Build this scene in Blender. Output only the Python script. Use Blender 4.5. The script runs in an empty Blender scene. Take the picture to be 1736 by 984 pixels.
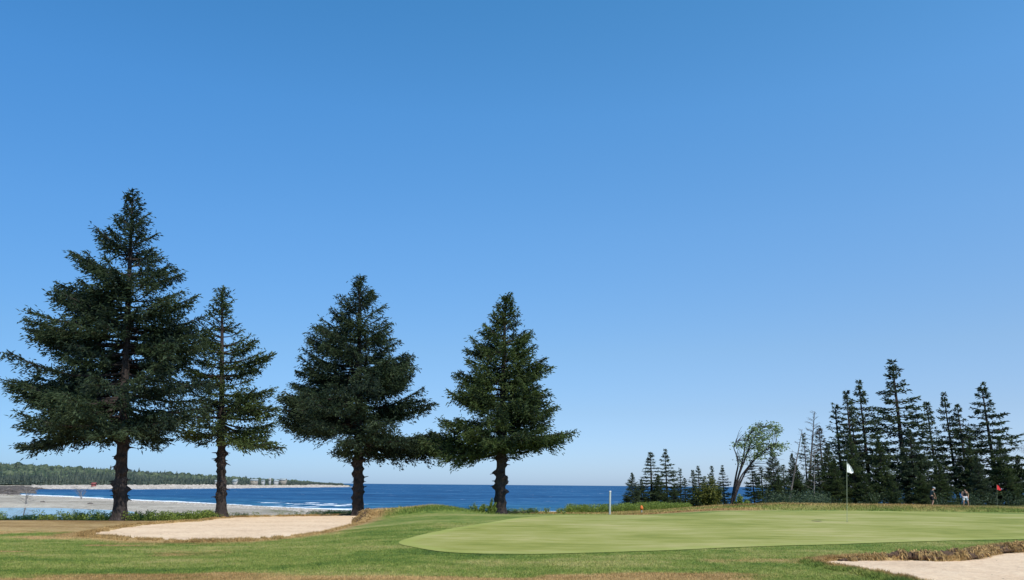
import bpy, math, random
import numpy as np
from mathutils import Matrix, Vector

# ------------------------------------------------------------------ camera
W0, H0, F0 = 1736.0, 984.0, 1311.0
EYE = 1.6
PITCH = math.atan(330.4 / F0)
ROLL = math.radians(0.5)
cp, sp = math.cos(PITCH), math.sin(PITCH)
FWD = np.array([0, cp, sp]); R0 = np.array([1.0, 0, 0]); U0 = np.array([0, -sp, cp])
RT = math.cos(ROLL) * R0 + math.sin(ROLL) * U0
UP = -math.sin(ROLL) * R0 + math.cos(ROLL) * U0
CAM = np.array([0, 0, EYE])

def ray(px, py):
    return FWD + (px - W0 / 2) / F0 * RT - (py - H0 / 2) / F0 * UP
def at_z(px, py, z):                 # point on the horizontal plane z
    d = ray(px, py); k = (z - EYE) / d[2]
    return CAM + d * k
def at_y(px, py, y):                 # point at distance y
    d = ray(px, py); return CAM + d * (y / d[1])
def on_f(px, py, f, z0=0.1):         # point on a surface f(x, y)
    z = z0
    for _ in range(12):
        p = at_z(px, py, z); z = 0.5 * z + 0.5 * float(f(np.array([p[0]]), np.array([p[1]]))[0])
    return at_z(px, py, z)
def pxa(x, y):                       # horizontal bearing expressed as a photo column
    return 868 + 1352 * x / np.maximum(y, 0.5)

sc = bpy.context.scene
COL = bpy.context.collection
cam = bpy.data.objects.new('camera', bpy.data.cameras.new('camera')); COL.objects.link(cam)
cam.data.sensor_width = 36; cam.data.lens = 36 * F0 / W0
cam.data.clip_start = 0.1; cam.data.clip_end = 80000
M = Matrix(((RT[0], UP[0], -FWD[0], 0), (RT[1], UP[1], -FWD[1], 0), (RT[2], UP[2], -FWD[2], EYE), (0, 0, 0, 1)))
cam.matrix_world = M
sc.camera = cam

# ------------------------------------------------------------------ light
SUN_EL, SUN_AZ = math.radians(51), math.radians(30)       # azimuth: to the right of straight behind the camera
SV = Vector((math.sin(SUN_AZ) * math.cos(SUN_EL), -math.cos(SUN_AZ) * math.cos(SUN_EL), math.sin(SUN_EL)))
sl = bpy.data.lights.new('sun', 'SUN'); sl.energy = 4.4; sl.angle = math.radians(0.53); sl.color = (1, 0.935, 0.82)
so = bpy.data.objects.new('sun', sl); COL.objects.link(so)
so.rotation_euler = (-SV).to_track_quat('-Z', 'Y').to_euler()
w = bpy.data.worlds.new('World'); sc.world = w; w.use_nodes = True
nt = w.node_tree; nt.nodes.clear()
sky = nt.nodes.new('ShaderNodeTexSky'); sky.sky_type = 'NISHITA'; sky.sun_disc = False
sky.sun_elevation = SUN_EL
sky.sun_rotation = math.atan2(SV.x, SV.y)
sky.altitude = 0; sky.air_density = 1.05; sky.dust_density = 0.35; sky.ozone_density = 2.2
hs = nt.nodes.new('ShaderNodeHueSaturation'); hs.inputs['Saturation'].default_value = 1.0
bg = nt.nodes.new('ShaderNodeBackground'); bg.inputs[1].default_value = 0.125 * 2 * 1.3
ow = nt.nodes.new('ShaderNodeOutputWorld')
# clear maritime air: the horizon stays blue instead of yellow
geo = nt.nodes.new('ShaderNodeTexCoord'); sep = nt.nodes.new('ShaderNodeSeparateXYZ'); nt.links.new(geo.outputs['Generated'], sep.inputs[0])
cr = nt.nodes.new('ShaderNodeValToRGB'); els = cr.color_ramp.elements
AIR = [(0.0, (.50, .725, 1.30)), (0.089, (.579, .749, 1.039)), (0.164, (.649, .868, 1.083)), (0.312, (.677, 1.101, 1.378)), (0.449, (.636, 1.255, 1.598)), (0.569, (.542, 1.261, 1.595))]
while len(els) < len(AIR): els.new(0.5)
for e_, (p_, c_) in zip(els, AIR): e_.position = p_; e_.color = (c_[0] / 2, c_[1] / 2, c_[2] / 2, 1)
nt.links.new(sep.outputs['Z'], cr.inputs[0])
mx = nt.nodes.new('ShaderNodeMix'); mx.data_type = 'RGBA'; mx.blend_type = 'MULTIPLY'; mx.inputs[0].default_value = 1
nt.links.new(sky.outputs[0], hs.inputs['Color']); nt.links.new(hs.outputs[0], mx.inputs[6]); nt.links.new(cr.outputs[0], mx.inputs[7]); 
# the air is a little brighter towards the sun's side (right) and deeper on the left
cx = nt.nodes.new('ShaderNodeValToRGB'); mp_ = nt.nodes.new('ShaderNodeMapRange'); mp_.inputs[1].default_value = -0.6; mp_.inputs[2].default_value = 0.6
nt.links.new(sep.outputs['X'], mp_.inputs[0]); nt.links.new(mp_.outputs[0], cx.inputs[0])
ex_ = cx.color_ramp.elements; ex_.new(0.5)
for e_, (p_, c_) in zip(ex_, [(0, (.74, .86, .93)), (0.5, (1, 1, 1)), (1, (1.28, 1.12, 1.06))]): e_.position = p_; e_.color = (c_[0] / 1.3, c_[1] / 1.3, c_[2] / 1.3, 1)
m2_ = nt.nodes.new('ShaderNodeMix'); m2_.data_type = 'RGBA'; m2_.blend_type = 'MULTIPLY'; m2_.inputs[0].default_value = 1
nt.links.new(mx.outputs[2], m2_.inputs[6]); nt.links.new(cx.outputs[0], m2_.inputs[7]); nt.links.new(m2_.outputs[2], bg.inputs[0]); nt.links.new(bg.outputs[0], ow.inputs[0])
sc.view_settings.view_transform = 'Standard'; sc.view_settings.look = 'None'
sc.view_settings.gamma = 1; sc.view_settings.exposure = 0; sc.view_settings.use_curve_mapping = False
sc.cycles.use_denoising = True
sc.cycles.max_bounces = 5; sc.cycles.transparent_max_bounces = 4

# ------------------------------------------------------------------ materials
def mat(name):
    m = bpy.data.materials.new(name); m.use_nodes = True
    return m, m.node_tree, m.node_tree.nodes['Principled BSDF']
def N(t, kind, **kw):
    n = t.nodes.new(kind)
    for k, v in kw.items():
        if k.startswith('i_'):
            n.inputs[k[2:].replace('_', ' ')].default_value = v
        else: setattr(n, k, v)
    return n
def L(t, a, b): t.links.new(a, b)
def noise(t, scale, detail=4, rough=0.6, vec=None, stretch=None):
    n = N(t, 'ShaderNodeTexNoise'); n.inputs['Scale'].default_value = scale
    n.inputs['Detail'].default_value = detail; n.inputs['Roughness'].default_value = rough
    if vec is None:
        vec = N(t, 'ShaderNodeTexCoord').outputs['Object']
    if stretch:
        mp = N(t, 'ShaderNodeMapping'); mp.inputs['Scale'].default_value = stretch
        L(t, vec, mp.inputs[0]); vec = mp.outputs[0]
    L(t, vec, n.inputs['Vector'])
    return n.outputs['Fac']
def ramp(t, fac, stops):
    r = N(t, 'ShaderNodeValToRGB'); e = r.color_ramp.elements
    while len(e) < len(stops): e.new(0.5)
    for q, (p, c) in zip(e, stops):
        q.position = p; q.color = (*c, 1) if len(c) == 3 else c
    L(t, fac, r.inputs[0]); return r.outputs[0]
def mix(t, fac, a, b, mode='MIX'):
    m = N(t, 'ShaderNodeMix', data_type='RGBA', blend_type=mode)
    for s, v in ((m.inputs[0], fac), (m.inputs[6], a), (m.inputs[7], b)):
        if isinstance(v, (int, float)): s.default_value = v
        elif isinstance(v, tuple): s.default_value = (*v, 1)
        else: L(t, v, s)
    return m.outputs[2]
def mth(t, op, a, b=None, c=None, clamp=False):
    m = N(t, 'ShaderNodeMath', operation=op); m.use_clamp = clamp
    for s, v in zip(m.inputs, (a, b, c)):
        if v is None: continue
        if isinstance(v, (int, float)): s.default_value = v
        else: L(t, v, s)
    return m.outputs[0]
def attr(t, name):
    return N(t, 'ShaderNodeAttribute', attribute_name=name).outputs['Fac']
def bump(t, b, h, strength, dist):
    n = N(t, 'ShaderNodeBump'); n.inputs['Strength'].default_value = strength; n.inputs['Distance'].default_value = dist
    L(t, h, n.inputs['Height']); L(t, n.outputs[0], b.inputs['Normal'])
def setp(b, rough=0.8, spec=0.3, color=None, metal=0):
    b.inputs['Roughness'].default_value = rough; b.inputs['Specular IOR Level'].default_value = spec
    b.inputs['Metallic'].default_value = metal
    if color: b.inputs['Base Color'].default_value = (*color, 1)

def simple(name, c, var=0.25, scale=8, rough=0.75, spec=0.3, bs=0.0):
    m, t, b = mat(name); setp(b, rough, spec)
    f = noise(t, scale, 5)
    L(t, ramp(t, f, [(0.3, tuple(v * (1 - var) for v in c)), (0.7, tuple(min(1, v * (1 + var)) for v in c))]), b.inputs['Base Color'])
    if bs: bump(t, b, f, bs, 0.02)
    return m

GREEN_A, GREEN_B = (0.108, 0.168, 0.026), (0.198, 0.232, 0.048)
BROWN_A, BROWN_B = (0.255, 0.155, 0.055), (0.46, 0.31, 0.135)
def grass_color(t):
    n1 = noise(t, 0.30, 6, 0.62, stretch=(0.7, 1.6, 1)); n2 = noise(t, 2.0, 6, 0.75); n3 = noise(t, 16, 5, 0.8)
    s = mth(t, 'ADD', mth(t, 'MULTIPLY', n1, 0.45), mth(t, 'ADD', mth(t, 'MULTIPLY', n2, 0.3), mth(t, 'MULTIPLY', n3, 0.35)))
    g = ramp(t, s, [(0.42, (0.055, 0.095, 0.020)), (0.495, GREEN_A), (0.56, GREEN_B), (0.65, (0.34, 0.30, 0.11))])
    br = ramp(t, s, [(0.40, (0.13, 0.078, 0.030)), (0.49, BROWN_A), (0.62, BROWN_B)])
    k = mth(t, 'ADD', attr(t, 'brown'), mth(t, 'MULTIPLY', mth(t, 'SUBTRACT', mth(t, 'ADD', mth(t, 'MULTIPLY', n2, 0.6), mth(t, 'MULTIPLY', n3, 0.4)), 0.5), 1.7))
    k = ramp(t, k, [(0.3, (0, 0, 0)), (0.75, (1, 1, 1))])
    return mix(t, k, g, br), s, n3

def m_ground():
    m, t, b = mat('fairway_turf'); setp(b, 0.9, 0.15)
    c, s, n3 = grass_color(t)
    c = mix(t, mth(t, 'MULTIPLY', attr(t, 'litter_shade'), 1.0, clamp=True), c, (0.040, 0.026, 0.018))  # dark brown for worn soil, with the trees' shade painted in
    L(t, c, b.inputs['Base Color']); bump(t, b, noise(t, 14, 6, 0.8), 0.7, 0.05); return m
def m_blade():
    m, t, b = mat('grass_blades'); setp(b, 0.7, 0.25)
    c, s, n3 = grass_color(t)
    r = attr(t, 'rnd')
    c = mix(t, 1.0, c, ramp(t, r, [(0, (0.5, 0.55, 0.45)), (0.5, (1.0, 1.0, 1.0)), (1, (1.6, 1.5, 1.4))]), 'MULTIPLY')
    L(t, c, b.inputs['Base Color']); return m
def m_green():
    m, t, b = mat('putting_turf'); setp(b, 0.85, 0.2)
    n1 = noise(t, 0.22, 4, 0.55); n2 = noise(t, 1.3, 5, 0.6, stretch=(0.5, 2.2, 1)); n3 = noise(t, 45, 3, 0.7)
    s = mth(t, 'ADD', mth(t, 'MULTIPLY', n1, 0.5), mth(t, 'ADD', mth(t, 'MULTIPLY', n2, 0.4), mth(t, 'MULTIPLY', n3, 0.14)))
    c = ramp(t, s, [(0.42, (0.19, 0.208, 0.034)), (0.49, (0.265, 0.265, 0.055)), (0.545, (0.31, 0.30, 0.082)), (0.62, (0.40, 0.352, 0.13))])
    c = mix(t, mth(t, 'MULTIPLY', attr(t, 'rim'), 0.5), c, (0.33, 0.355, 0.085))
    L(t, c, b.inputs['Base Color']); bump(t, b, n3, 0.25, 0.01); return m
def m_sand():
    m, t, b = mat('bunker_sand'); setp(b, 0.95, 0.1)
    n1 = noise(t, 0.5, 4); n2 = noise(t, 7, 6, 0.7); n3 = noise(t, 90, 3, 0.8)
    s = mth(t, 'ADD', mth(t, 'MULTIPLY', n1, 0.3), mth(t, 'ADD', mth(t, 'MULTIPLY', n2, 0.4), mth(t, 'MULTIPLY', n3, 0.3)))
    c = ramp(t, s, [(0.36, (0.54, 0.375, 0.24)), (0.5, (0.74, 0.535, 0.35)), (0.62, (0.84, 0.65, 0.44))])
    # scattered dark debris
    v = N(t, 'ShaderNodeTexVoronoi'); v.inputs['Scale'].default_value = 3.6; v.inputs['Randomness'].default_value = 1
    L(t, N(t, 'ShaderNodeTexCoord').outputs['Object'], v.inputs['Vector'])
    d = ramp(t, v.outputs['Distance'], [(0.05, (1, 1, 1)), (0.085, (0, 0, 0))])
    c = mix(t, mth(t, 'MULTIPLY', d, 0.8), c, (0.12, 0.075, 0.045))
    L(t, c, b.inputs['Base Color'])
    bump(t, b, mth(t, 'ADD', mth(t, 'MULTIPLY', n2, 1.0), mth(t, 'MULTIPLY', n3, 0.25)), 0.65, 0.06); return m
def m_beach():
    m, t, b = mat('shingle_beach'); setp(b, 0.95, 0.1)
    n1 = noise(t, 0.05, 4); n2 = noise(t, 0.6, 6, 0.75); n3 = noise(t, 3.5, 4, 0.8)
    s = mth(t, 'ADD', mth(t, 'MULTIPLY', n1, 0.3), mth(t, 'ADD', mth(t, 'MULTIPLY', n2, 0.35), mth(t, 'MULTIPLY', n3, 0.4)))
    c = ramp(t, s, [(0.40, (0.13, 0.11, 0.085)), (0.48, (0.34, 0.29, 0.225)), (0.56, (0.50, 0.44, 0.35)), (0.66, (0.70, 0.62, 0.50))])
    g = ramp(t, s, [(0.4, (0.07, 0.085, 0.025)), (0.6, (0.17, 0.165, 0.06))])
    k = ramp(t, mth(t, 'ADD', attr(t, 'veg'), mth(t, 'MULTIPLY', mth(t, 'SUBTRACT', n2, 0.5), 1.8)), [(0.4, (0, 0, 0)), (0.6, (1, 1, 1))])
    c = mix(t, k, c, g)
    rk = ramp(t, s, [(0.42, (0.045, 0.04, 0.038)), (0.58, (0.22, 0.19, 0.17))])
    c = mix(t, attr(t, 'rock'), c, rk)
    c = mix(t, attr(t, 'wet'), c, mix(t, 1.0, c, (0.5, 0.47, 0.42), 'MULTIPLY'))
    L(t, c, b.inputs['Base Color']); bump(t, b, n3, 0.8, 0.25); return m
def m_head():
    m, t, b = mat('headland_ground'); setp(b, 0.95, 0.1)
    n2 = noise(t, 0.035, 6, 0.75); n1 = noise(t, 0.009, 5)
    c = ramp(t, n2, [(0.36, (0.20, 0.175, 0.15)), (0.5, (0.40, 0.35, 0.28)), (0.62, (0.56, 0.49, 0.40))])
    g = ramp(t, n2, [(0.4, (0.035, 0.055, 0.018)), (0.62, (0.10, 0.12, 0.04))])
    k = ramp(t, mth(t, 'ADD', attr(t, 'veg'), mth(t, 'MULTIPLY', mth(t, 'SUBTRACT', n1, 0.5), 0.7)), [(0.42, (0, 0, 0)), (0.58, (1, 1, 1))])
    c = mix(t, k, c, g)
    rk = ramp(t, n2, [(0.45, (0.035, 0.032, 0.03)), (0.62, (0.3, 0.26, 0.22))])
    c = mix(t, ramp(t, mth(t, 'ADD', attr(t, 'rock'), mth(t, 'SUBTRACT', n2, 0.5)), [(0.4, (0, 0, 0)), (0.6, (1, 1, 1))]), c, rk)
    L(t, c, b.inputs['Base Color']); bump(t, b, n2, 0.6, 3); return m
def m_sea():
    m, t, b = mat('sea_water'); setp(b, 0.35, 0.10)
    far = noise(t, 0.014, 8, 0.8, stretch=(0.3, 1, 1)); mid = noise(t, 0.07, 6, 0.8, stretch=(0.3, 1, 1)); near = noise(t, 0.35, 5, 0.75, stretch=(0.4, 1, 1))
    s = mth(t, 'ADD', mth(t, 'MULTIPLY', far, 0.3), mth(t, 'ADD', mth(t, 'MULTIPLY', mid, 0.4), mth(t, 'MULTIPLY', near, 0.3)))
    c = ramp(t, s, [(0.42, (0.006, 0.036, 0.105)), (0.48, (0.012, 0.074, 0.180)), (0.53, (0.022, 0.104, 0.23)), (0.58, (0.06, 0.165, 0.29)), (0.66, (0.20, 0.33, 0.44))])
    sh = attr(t, 'shore')
    c2 = ramp(t, s, [(0.42, (0.016, 0.085, 0.15)), (0.5, (0.035, 0.15, 0.24)), (0.62, (0.14, 0.33, 0.40))])
    c = mix(t, mth(t, 'MULTIPLY', sh, 0.95), c, c2)
    # breaking foam and scattered whitecaps
    fn = mth(t, 'ADD', mth(t, 'MULTIPLY', noise(t, 0.22, 6, 0.7, stretch=(0.18, 1, 1)), 0.6), mth(t, 'MULTIPLY', near, 0.4))
    fo = ramp(t, mth(t, 'ADD', attr(t, 'foam'), mth(t, 'MULTIPLY', mth(t, 'SUBTRACT', fn, 0.5), 3.8)), [(0.46, (0, 0, 0)), (0.58, (1, 1, 1))])
    wc = ramp(t, noise(t, 0.085, 6, 0.75, stretch=(0.16, 1, 1)), [(0.675, (0, 0, 0)), (0.71, (1, 1, 1))])
    k = mth(t, 'MAXIMUM', fo, mth(t, 'MULTIPLY', wc, 0.75))
    c = mix(t, k, c, (0.82, 0.86, 0.88))
    L(t, c, b.inputs['Base Color']); setp(b, 0.6, 0.0)
    bump(t, b, s, 0.8, 1.2)
    gl = N(t, 'ShaderNodeBsdfGlossy'); gl.inputs['Roughness'].default_value = 0.22
    L(t, b.inputs['Normal'].links[0].from_socket, gl.inputs['Normal'])
    ms = N(t, 'ShaderNodeMixShader'); L(t, mth(t, 'MULTIPLY', mth(t, 'SUBTRACT', 1.0, k), 0.09), ms.inputs[0])
    L(t, b.outputs[0], ms.inputs[1]); L(t, gl.outputs[0], ms.inputs[2]); L(t, ms.outputs[0], t.nodes['Material Output'].inputs[0]); return m
def m_pond():
    m, t, b = mat('pond_water'); setp(b, 0.03, 0.5, (0.03, 0.045, 0.05)); b.inputs['IOR'].default_value = 1.33
    bump(t, b, noise(t, 1.2, 3, stretch=(0.5, 1, 1)), 0.05, 0.05); return m
def m_needles(name, dark, lite, yel=(0.16, 0.15, 0.05), scale=1.9, amt=1.0):
    m, t, b = mat(name); setp(b, 0.55, 0.22)
    n = noise(t, scale, 4, 0.7)
    s = mth(t, 'ADD', mth(t, 'MULTIPLY', n, 0.6), mth(t, 'MULTIPLY', attr(t, 'rnd'), 0.4))
    c = ramp(t, s, [(0.34, dark), (0.60, lite), (0.74, lite), (0.82, yel)])
    L(t, c, b.inputs['Base Color'])
    tr = N(t, 'ShaderNodeBsdfTranslucent'); L(t, mix(t, 1.0, c, (1.2, 1.3, 0.7), 'MULTIPLY'), tr.inputs[0])
    ms = N(t, 'ShaderNodeMixShader'); ms.inputs[0].default_value = 0.18 * amt
    L(t, b.outputs[0], ms.inputs[1]); L(t, tr.outputs[0], ms.inputs[2]); L(t, ms.outputs[0], t.nodes['Material Output'].inputs[0])
    return m
def m_bark(name, a, c_, sc_=9):
    m, t, b = mat(name); setp(b, 0.9, 0.15)
    n1 = noise(t, sc_, 6, 0.75, stretch=(1.4, 1.4, 0.6)); n2 = noise(t, 1.3, 3)
    s = mth(t, 'ADD', mth(t, 'MULTIPLY', n1, 0.65), mth(t, 'MULTIPLY', n2, 0.35))
    L(t, ramp(t, s, [(0.36, a), (0.54, c_), (0.68, tuple(min(1, v * 2.0) for v in c_))]), b.inputs['Base Color'])
    bump(t, b, n1, 1.0, 0.09); return m

MG, MB, MPG, MSD = m_ground(), m_blade(), m_green(), m_sand()
MBE, MHD, MSEA, MPOND = m_beach(), m_head(), m_sea(), m_pond()
NEEDLE = m_needles('spruce_needles', (0.013, 0.028, 0.024), (0.082, 0.115, 0.056), (0.115, 0.112, 0.04))
NEEDLE_G = m_needles('spruce_needles_fresh', (0.014, 0.031, 0.020), (0.108, 0.145, 0.046), (0.15, 0.13, 0.04))
NEEDLE_B = m_needles('wood_spruce_needles', (0.017, 0.034, 0.026), (0.112, 0.145, 0.070), (0.10, 0.10, 0.05))
NEEDLE_D = m_needles('dying_needles', (0.05, 0.045, 0.03), (0.10, 0.09, 0.055), (0.18, 0.13, 0.09))
BARK = m_bark('spruce_bark', (0.022, 0.018, 0.017), (0.062, 0.049, 0.044))
DEADW = m_bark('dead_wood', (0.05, 0.045, 0.042), (0.15, 0.135, 0.125))
PALEW = m_bark('bleached_wood', (0.13, 0.12, 0.115), (0.30, 0.28, 0.26))
LEAF = m_needles('shrub_leaves', (0.08, 0.12, 0.022), (0.25, 0.31, 0.065), (0.42, 0.36, 0.12), 2.0, 1.6)
LEAF_W = m_needles('windswept_leaves', (0.05, 0.085, 0.03), (0.22, 0.29, 0.115), (0.45, 0.50, 0.30), 1.2, 1.4)
LEAF_Y = m_needles('yellowing_leaves', (0.04, 0.055, 0.014), (0.15, 0.155, 0.03), (0.30, 0.23, 0.04), 1.2, 1.2)
FOR_S = m_needles('far_spruces', (0.025, 0.040, 0.036), (0.075, 0.095, 0.072), (0.12, 0.12, 0.10), 0.02)
FOR_D = m_needles('far_broadleaves', (0.05, 0.075, 0.045), (0.12, 0.15, 0.085), (0.12, 0.16, 0.06), 0.02)

# ------------------------------------------------------------------ mesh tools
class Acc:
    def __init__(s): s.v = []; s.f = []; s.n = 0; s.r = []; s.m = []
    def add(s, v, f, r=None, mi=0):
        v = np.asarray(v, np.float32).reshape(-1, 3); f = np.asarray(f, np.int64)
        s.v.append(v); s.f.append(f + s.n); s.n += len(v)
        s.r.append(np.full(len(v), 0.5, np.float32) if r is None else np.asarray(r, np.float32))
        s.m.append(np.full(len(f), mi, np.int32))
    def build(s, name, mats, parent=None, smooth=False, attrs=None):
        me = bpy.data.meshes.new(name)
        v = np.concatenate(s.v)
        loops = np.concatenate([f.reshape(-1) for f in s.f]); tot = np.concatenate([np.full(len(f), f.shape[1]) for f in s.f])
        me.vertices.add(len(v)); me.vertices.foreach_set('co', v.reshape(-1))
        me.loops.add(len(loops)); me.loops.foreach_set('vertex_index', loops.astype(np.int32))
        me.polygons.add(len(tot)); st = np.concatenate([[0], np.cumsum(tot)[:-1]])
        me.polygons.foreach_set('loop_start', st.astype(np.int32))
        me.polygons.foreach_set('material_index', np.concatenate(s.m))
        if smooth is True: me.polygons.foreach_set('use_smooth', np.ones(len(tot), bool))
        elif smooth: me.polygons.foreach_set('use_smooth', np.isin(np.concatenate(s.m), smooth))
        a = me.attributes.new('rnd', 'FLOAT', 'POINT'); a.data.foreach_set('value', np.concatenate(s.r))
        for k, val in (attrs or {}).items():
            a = me.attributes.new(k, 'FLOAT', 'POINT'); a.data.foreach_set('value', np.asarray(val, np.float32))
        for q in (mats if isinstance(mats, (list, tuple)) else [mats]): me.materials.append(q)
        me.update(calc_edges=True); me.validate()
        o = bpy.data.objects.new(name, me); COL.objects.link(o)
        if parent is not None: o.parent = parent
        return o
def tag(o, label=None, cat=None, group=None, kind=None):
    if label: o['label'] = label
    if cat: o['category'] = cat
    if group: o['group'] = group
    if kind: o['kind'] = kind
    return o
def empty(name, loc, rz=0.0):
    o = bpy.data.objects.new(name, None); COL.objects.link(o); o.location = loc; o.rotation_euler.z = rz
    o.empty_display_size = 0.2; return o
def tube(acc, P, R, sides=6, mi=0, rfun=None, cap=True):
    P = np.asarray(P, float); R = np.asarray(R, float); n = len(P)
    T = np.gradient(P, axis=0); T /= np.linalg.norm(T, axis=1)[:, None] + 1e-9
    ref = np.array([1.0, 0, 0]) if abs(T[0][0]) < 0.8 else np.array([0, 1.0, 0])
    A = np.cross(T, ref); A /= np.linalg.norm(A, axis=1)[:, None] + 1e-9; B = np.cross(T, A)
    th = np.linspace(0, 2 * np.pi, sides, endpoint=False)
    rr = R[:, None] * np.ones(sides)
    if rfun is not None: rr = rfun(rr, P, th)
    V = P[:, None, :] + rr[..., None] * (np.cos(th)[None, :, None] * A[:, None] + np.sin(th)[None, :, None] * B[:, None])
    i = np.arange(n - 1)[:, None] * sides; j = np.arange(sides)[None]; k = (j + 1) % sides
    Fq = np.stack([i + j, i + k, i + sides + k, i + sides + j], -1).reshape(-1, 4)
    acc.add(V.reshape(-1, 3), Fq, mi=mi)
    if cap:
        acc.add(V[-1], np.arange(sides)[None], mi=mi); acc.add(V[0], np.arange(sides)[::-1][None], mi=mi)
def blades(acc, P, D, Ln, Wd, rng, k=2, mi=0, r=None, droop=0.0):
    """k crossed rhombic blades along direction D from each point P"""
    n = len(P)
    if n == 0: return
    D = D / (np.linalg.norm(D, axis=1)[:, None] + 1e-9)
    q = rng.normal(size=(n, 3)); A = np.cross(D, q); A /= np.linalg.norm(A, axis=1)[:, None] + 1e-9; B = np.cross(D, A)
    if r is None: r = rng.random(n)
    for j in range(k):
        an = math.pi * j / k; S = A * math.cos(an) + B * math.sin(an)
        m_ = P + D * (Ln * 0.45)[:, None]
        tip = P + D * Ln[:, None]; tip[:, 2] -= droop * Ln
        V = np.stack([P, m_ + S * (Wd * 0.5)[:, None], tip, m_ - S * (Wd * 0.5)[:, None]], 1)
        acc.add(V.reshape(-1, 3), np.arange(n * 4).reshape(n, 4), r=np.repeat(r, 4), mi=mi)
def grid_faces(nr, nc):
    i = np.arange(nr - 1)[:, None] * nc; j = np.arange(nc - 1)[None]
    return np.stack([i + j, i + j + 1, i + nc + j + 1, i + nc + j], -1).reshape(-1, 4)
def smooth(x): x = np.clip(x, 0, 1); return x * x * (3 - 2 * x)

_rs = np.random.RandomState(5); _tab = _rs.rand(256, 256)
def vn(x, y):                      # value noise 0..1
    xi = np.floor(x).astype(int); yi = np.floor(y).astype(int); fx = smooth(x - xi); fy = smooth(y - yi)
    g = lambda a, b: _tab[a % 256, b % 256]
    return (g(xi, yi) * (1 - fx) + g(xi + 1, yi) * fx) * (1 - fy) + (g(xi, yi + 1) * (1 - fx) + g(xi + 1, yi + 1) * fx) * fy
def fbm(x, y, o=4):
    s = 0; a = 0.5; t = 0
    for k in range(o): s = s + a * vn(x * 2 ** k + 17 * k, y * 2 ** k + 31 * k); t += a; a *= 0.55
    return s / t
def sdist(poly, x, y):             # signed distance, negative inside
    poly = np.asarray(poly); d = np.full(x.shape, 1e18); ins = np.zeros(x.shape, bool); n = len(poly)
    for i in range(n):
        a = poly[i]; b = poly[(i + 1) % n]; ex, ey = b - a
        wx = x - a[0]; wy = y - a[1]
        h = np.clip((wx * ex + wy * ey) / (ex * ex + ey * ey + 1e-12), 0, 1)
        d = np.minimum(d, (wx - ex * h) ** 2 + (wy - ey * h) ** 2)
        c = (a[1] > y) != (b[1] > y)
        with np.errstate(divide='ignore', invalid='ignore'):
            xc = a[0] + (y - a[1]) * ex / (ey if abs(ey) > 1e-12 else 1e-12)
        ins ^= c & (x < xc)
    d = np.sqrt(d); return np.where(ins, -d, d)
def spline(poly, k=6):             # closed catmull-rom
    P = np.asarray(poly, float); n = len(P); out = []
    for i in range(n):
        p0, p1, p2, p3 = P[i - 1], P[i], P[(i + 1) % n], P[(i + 2) % n]
        for j in range(k):
            t = j / k
            out.append(0.5 * ((2 * p1) + (-p0 + p2) * t + (2 * p0 - 5 * p1 + 4 * p2 - p3) * t * t + (-p0 + 3 * p1 - 3 * p2 + p3) * t ** 3))
    return np.array(out)

# ------------------------------------------------------------------ land form
SEA_Z, POND_Z = -4.0, -2.5
def shore_tab(pts, z):
    q = [at_z(a, b, z) for a, b in pts]
    return np.array([868 + 1352 * p[0] / p[1] for p in q]), np.array([p[1] for p in q])
DSX, DSY = shore_tab([(-700, 833), (0, 838.6), (60, 840.5), (110, 842.5), (200, 847.5), (300, 851.5), (430, 858), (520, 862.5), (600, 866), (870, 867), (1000, 868), (1300, 870), (1736, 874), (2500, 881)], SEA_Z)
CFX, CFY = shore_tab([(-700, 823.5), (0, 829), (100, 829.6), (200, 829.8), (300, 829), (400, 828.2), (480, 826.9), (540, 826.5), (590, 826.1)], SEA_Z)
DCX = np.array([-500, 0, 300, 375, 480, 600, 800, 1000, 1200, 1300, 1400, 3000.]); DCY = np.array([33, 33.5, 35.5, 39, 42.5, 46, 45.5, 46, 52, 60, 84, 90.])

def z_base(x, y):
    s = smooth((x + 7.5) / 5.5)
    zg = 0.08 + 0.32 * smooth((y - 13) / 18)
    z = -0.04 * (1 - s) * smooth((y - 12) / 10) + s * zg * smooth((y - 8) / 7)
    p = pxa(x, y)
    # ridge of rough behind the green, mound beside the left bunker
    amp = np.interp(p, [1080, 1180, 1330, 1560, 1736, 2200], [0.02, 0.08, 0.29, 0.26, 0.16, 0.1])
    z = z * (1 - 0.95 * smooth((y - 33.5) / 8) * smooth((1250 - p) / 250) * smooth((p - 500) / 120))
    z = z + amp * np.exp(-((y - 45.2) / 2.0) ** 2) * (1 + 0.25 * (fbm(x * 0.5, y * 0.5) - 0.5))
    z = z + 0.50 * np.exp(-(np.maximum(np.abs(x + 5.0) - 1.0, 0) / 2.2) ** 2 - ((y - 38.3) / 2.6) ** 2)
    beh = smooth((y - 46.5) / 8) * smooth((p - 900) / 300)           # lower plateau with the further green
    z = z * (1 - beh) + 0.03 * beh
    lf = smooth((y - 33) / 8) * smooth((760 - p) / 100)
    z = z * (1 - lf) + (-0.19 + (z + 0.04) * 0.92 * (p > 560)) * lf if False else z - 0.13 * lf
    z = z + 0.05 * (fbm(x * 0.35 + 3, y * 0.35 + 9) - 0.5) * smooth((y - 5) / 6)
    return z
GREENPX = [(676, 921), (700, 911.5), (740, 902), (790, 892.5), (840, 884.5), (880, 879), (960, 874), (1100, 871), (1250, 868.5), (1400, 867.5), (1550, 868.5), (1736, 872.5), (1960, 878), (2100, 895), (1950, 909), (1736, 914.5), (1600, 917.5), (1400, 924), (1250, 929), (1120, 934), (1000, 938), (900, 940), (800, 939), (730, 934)]
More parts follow.
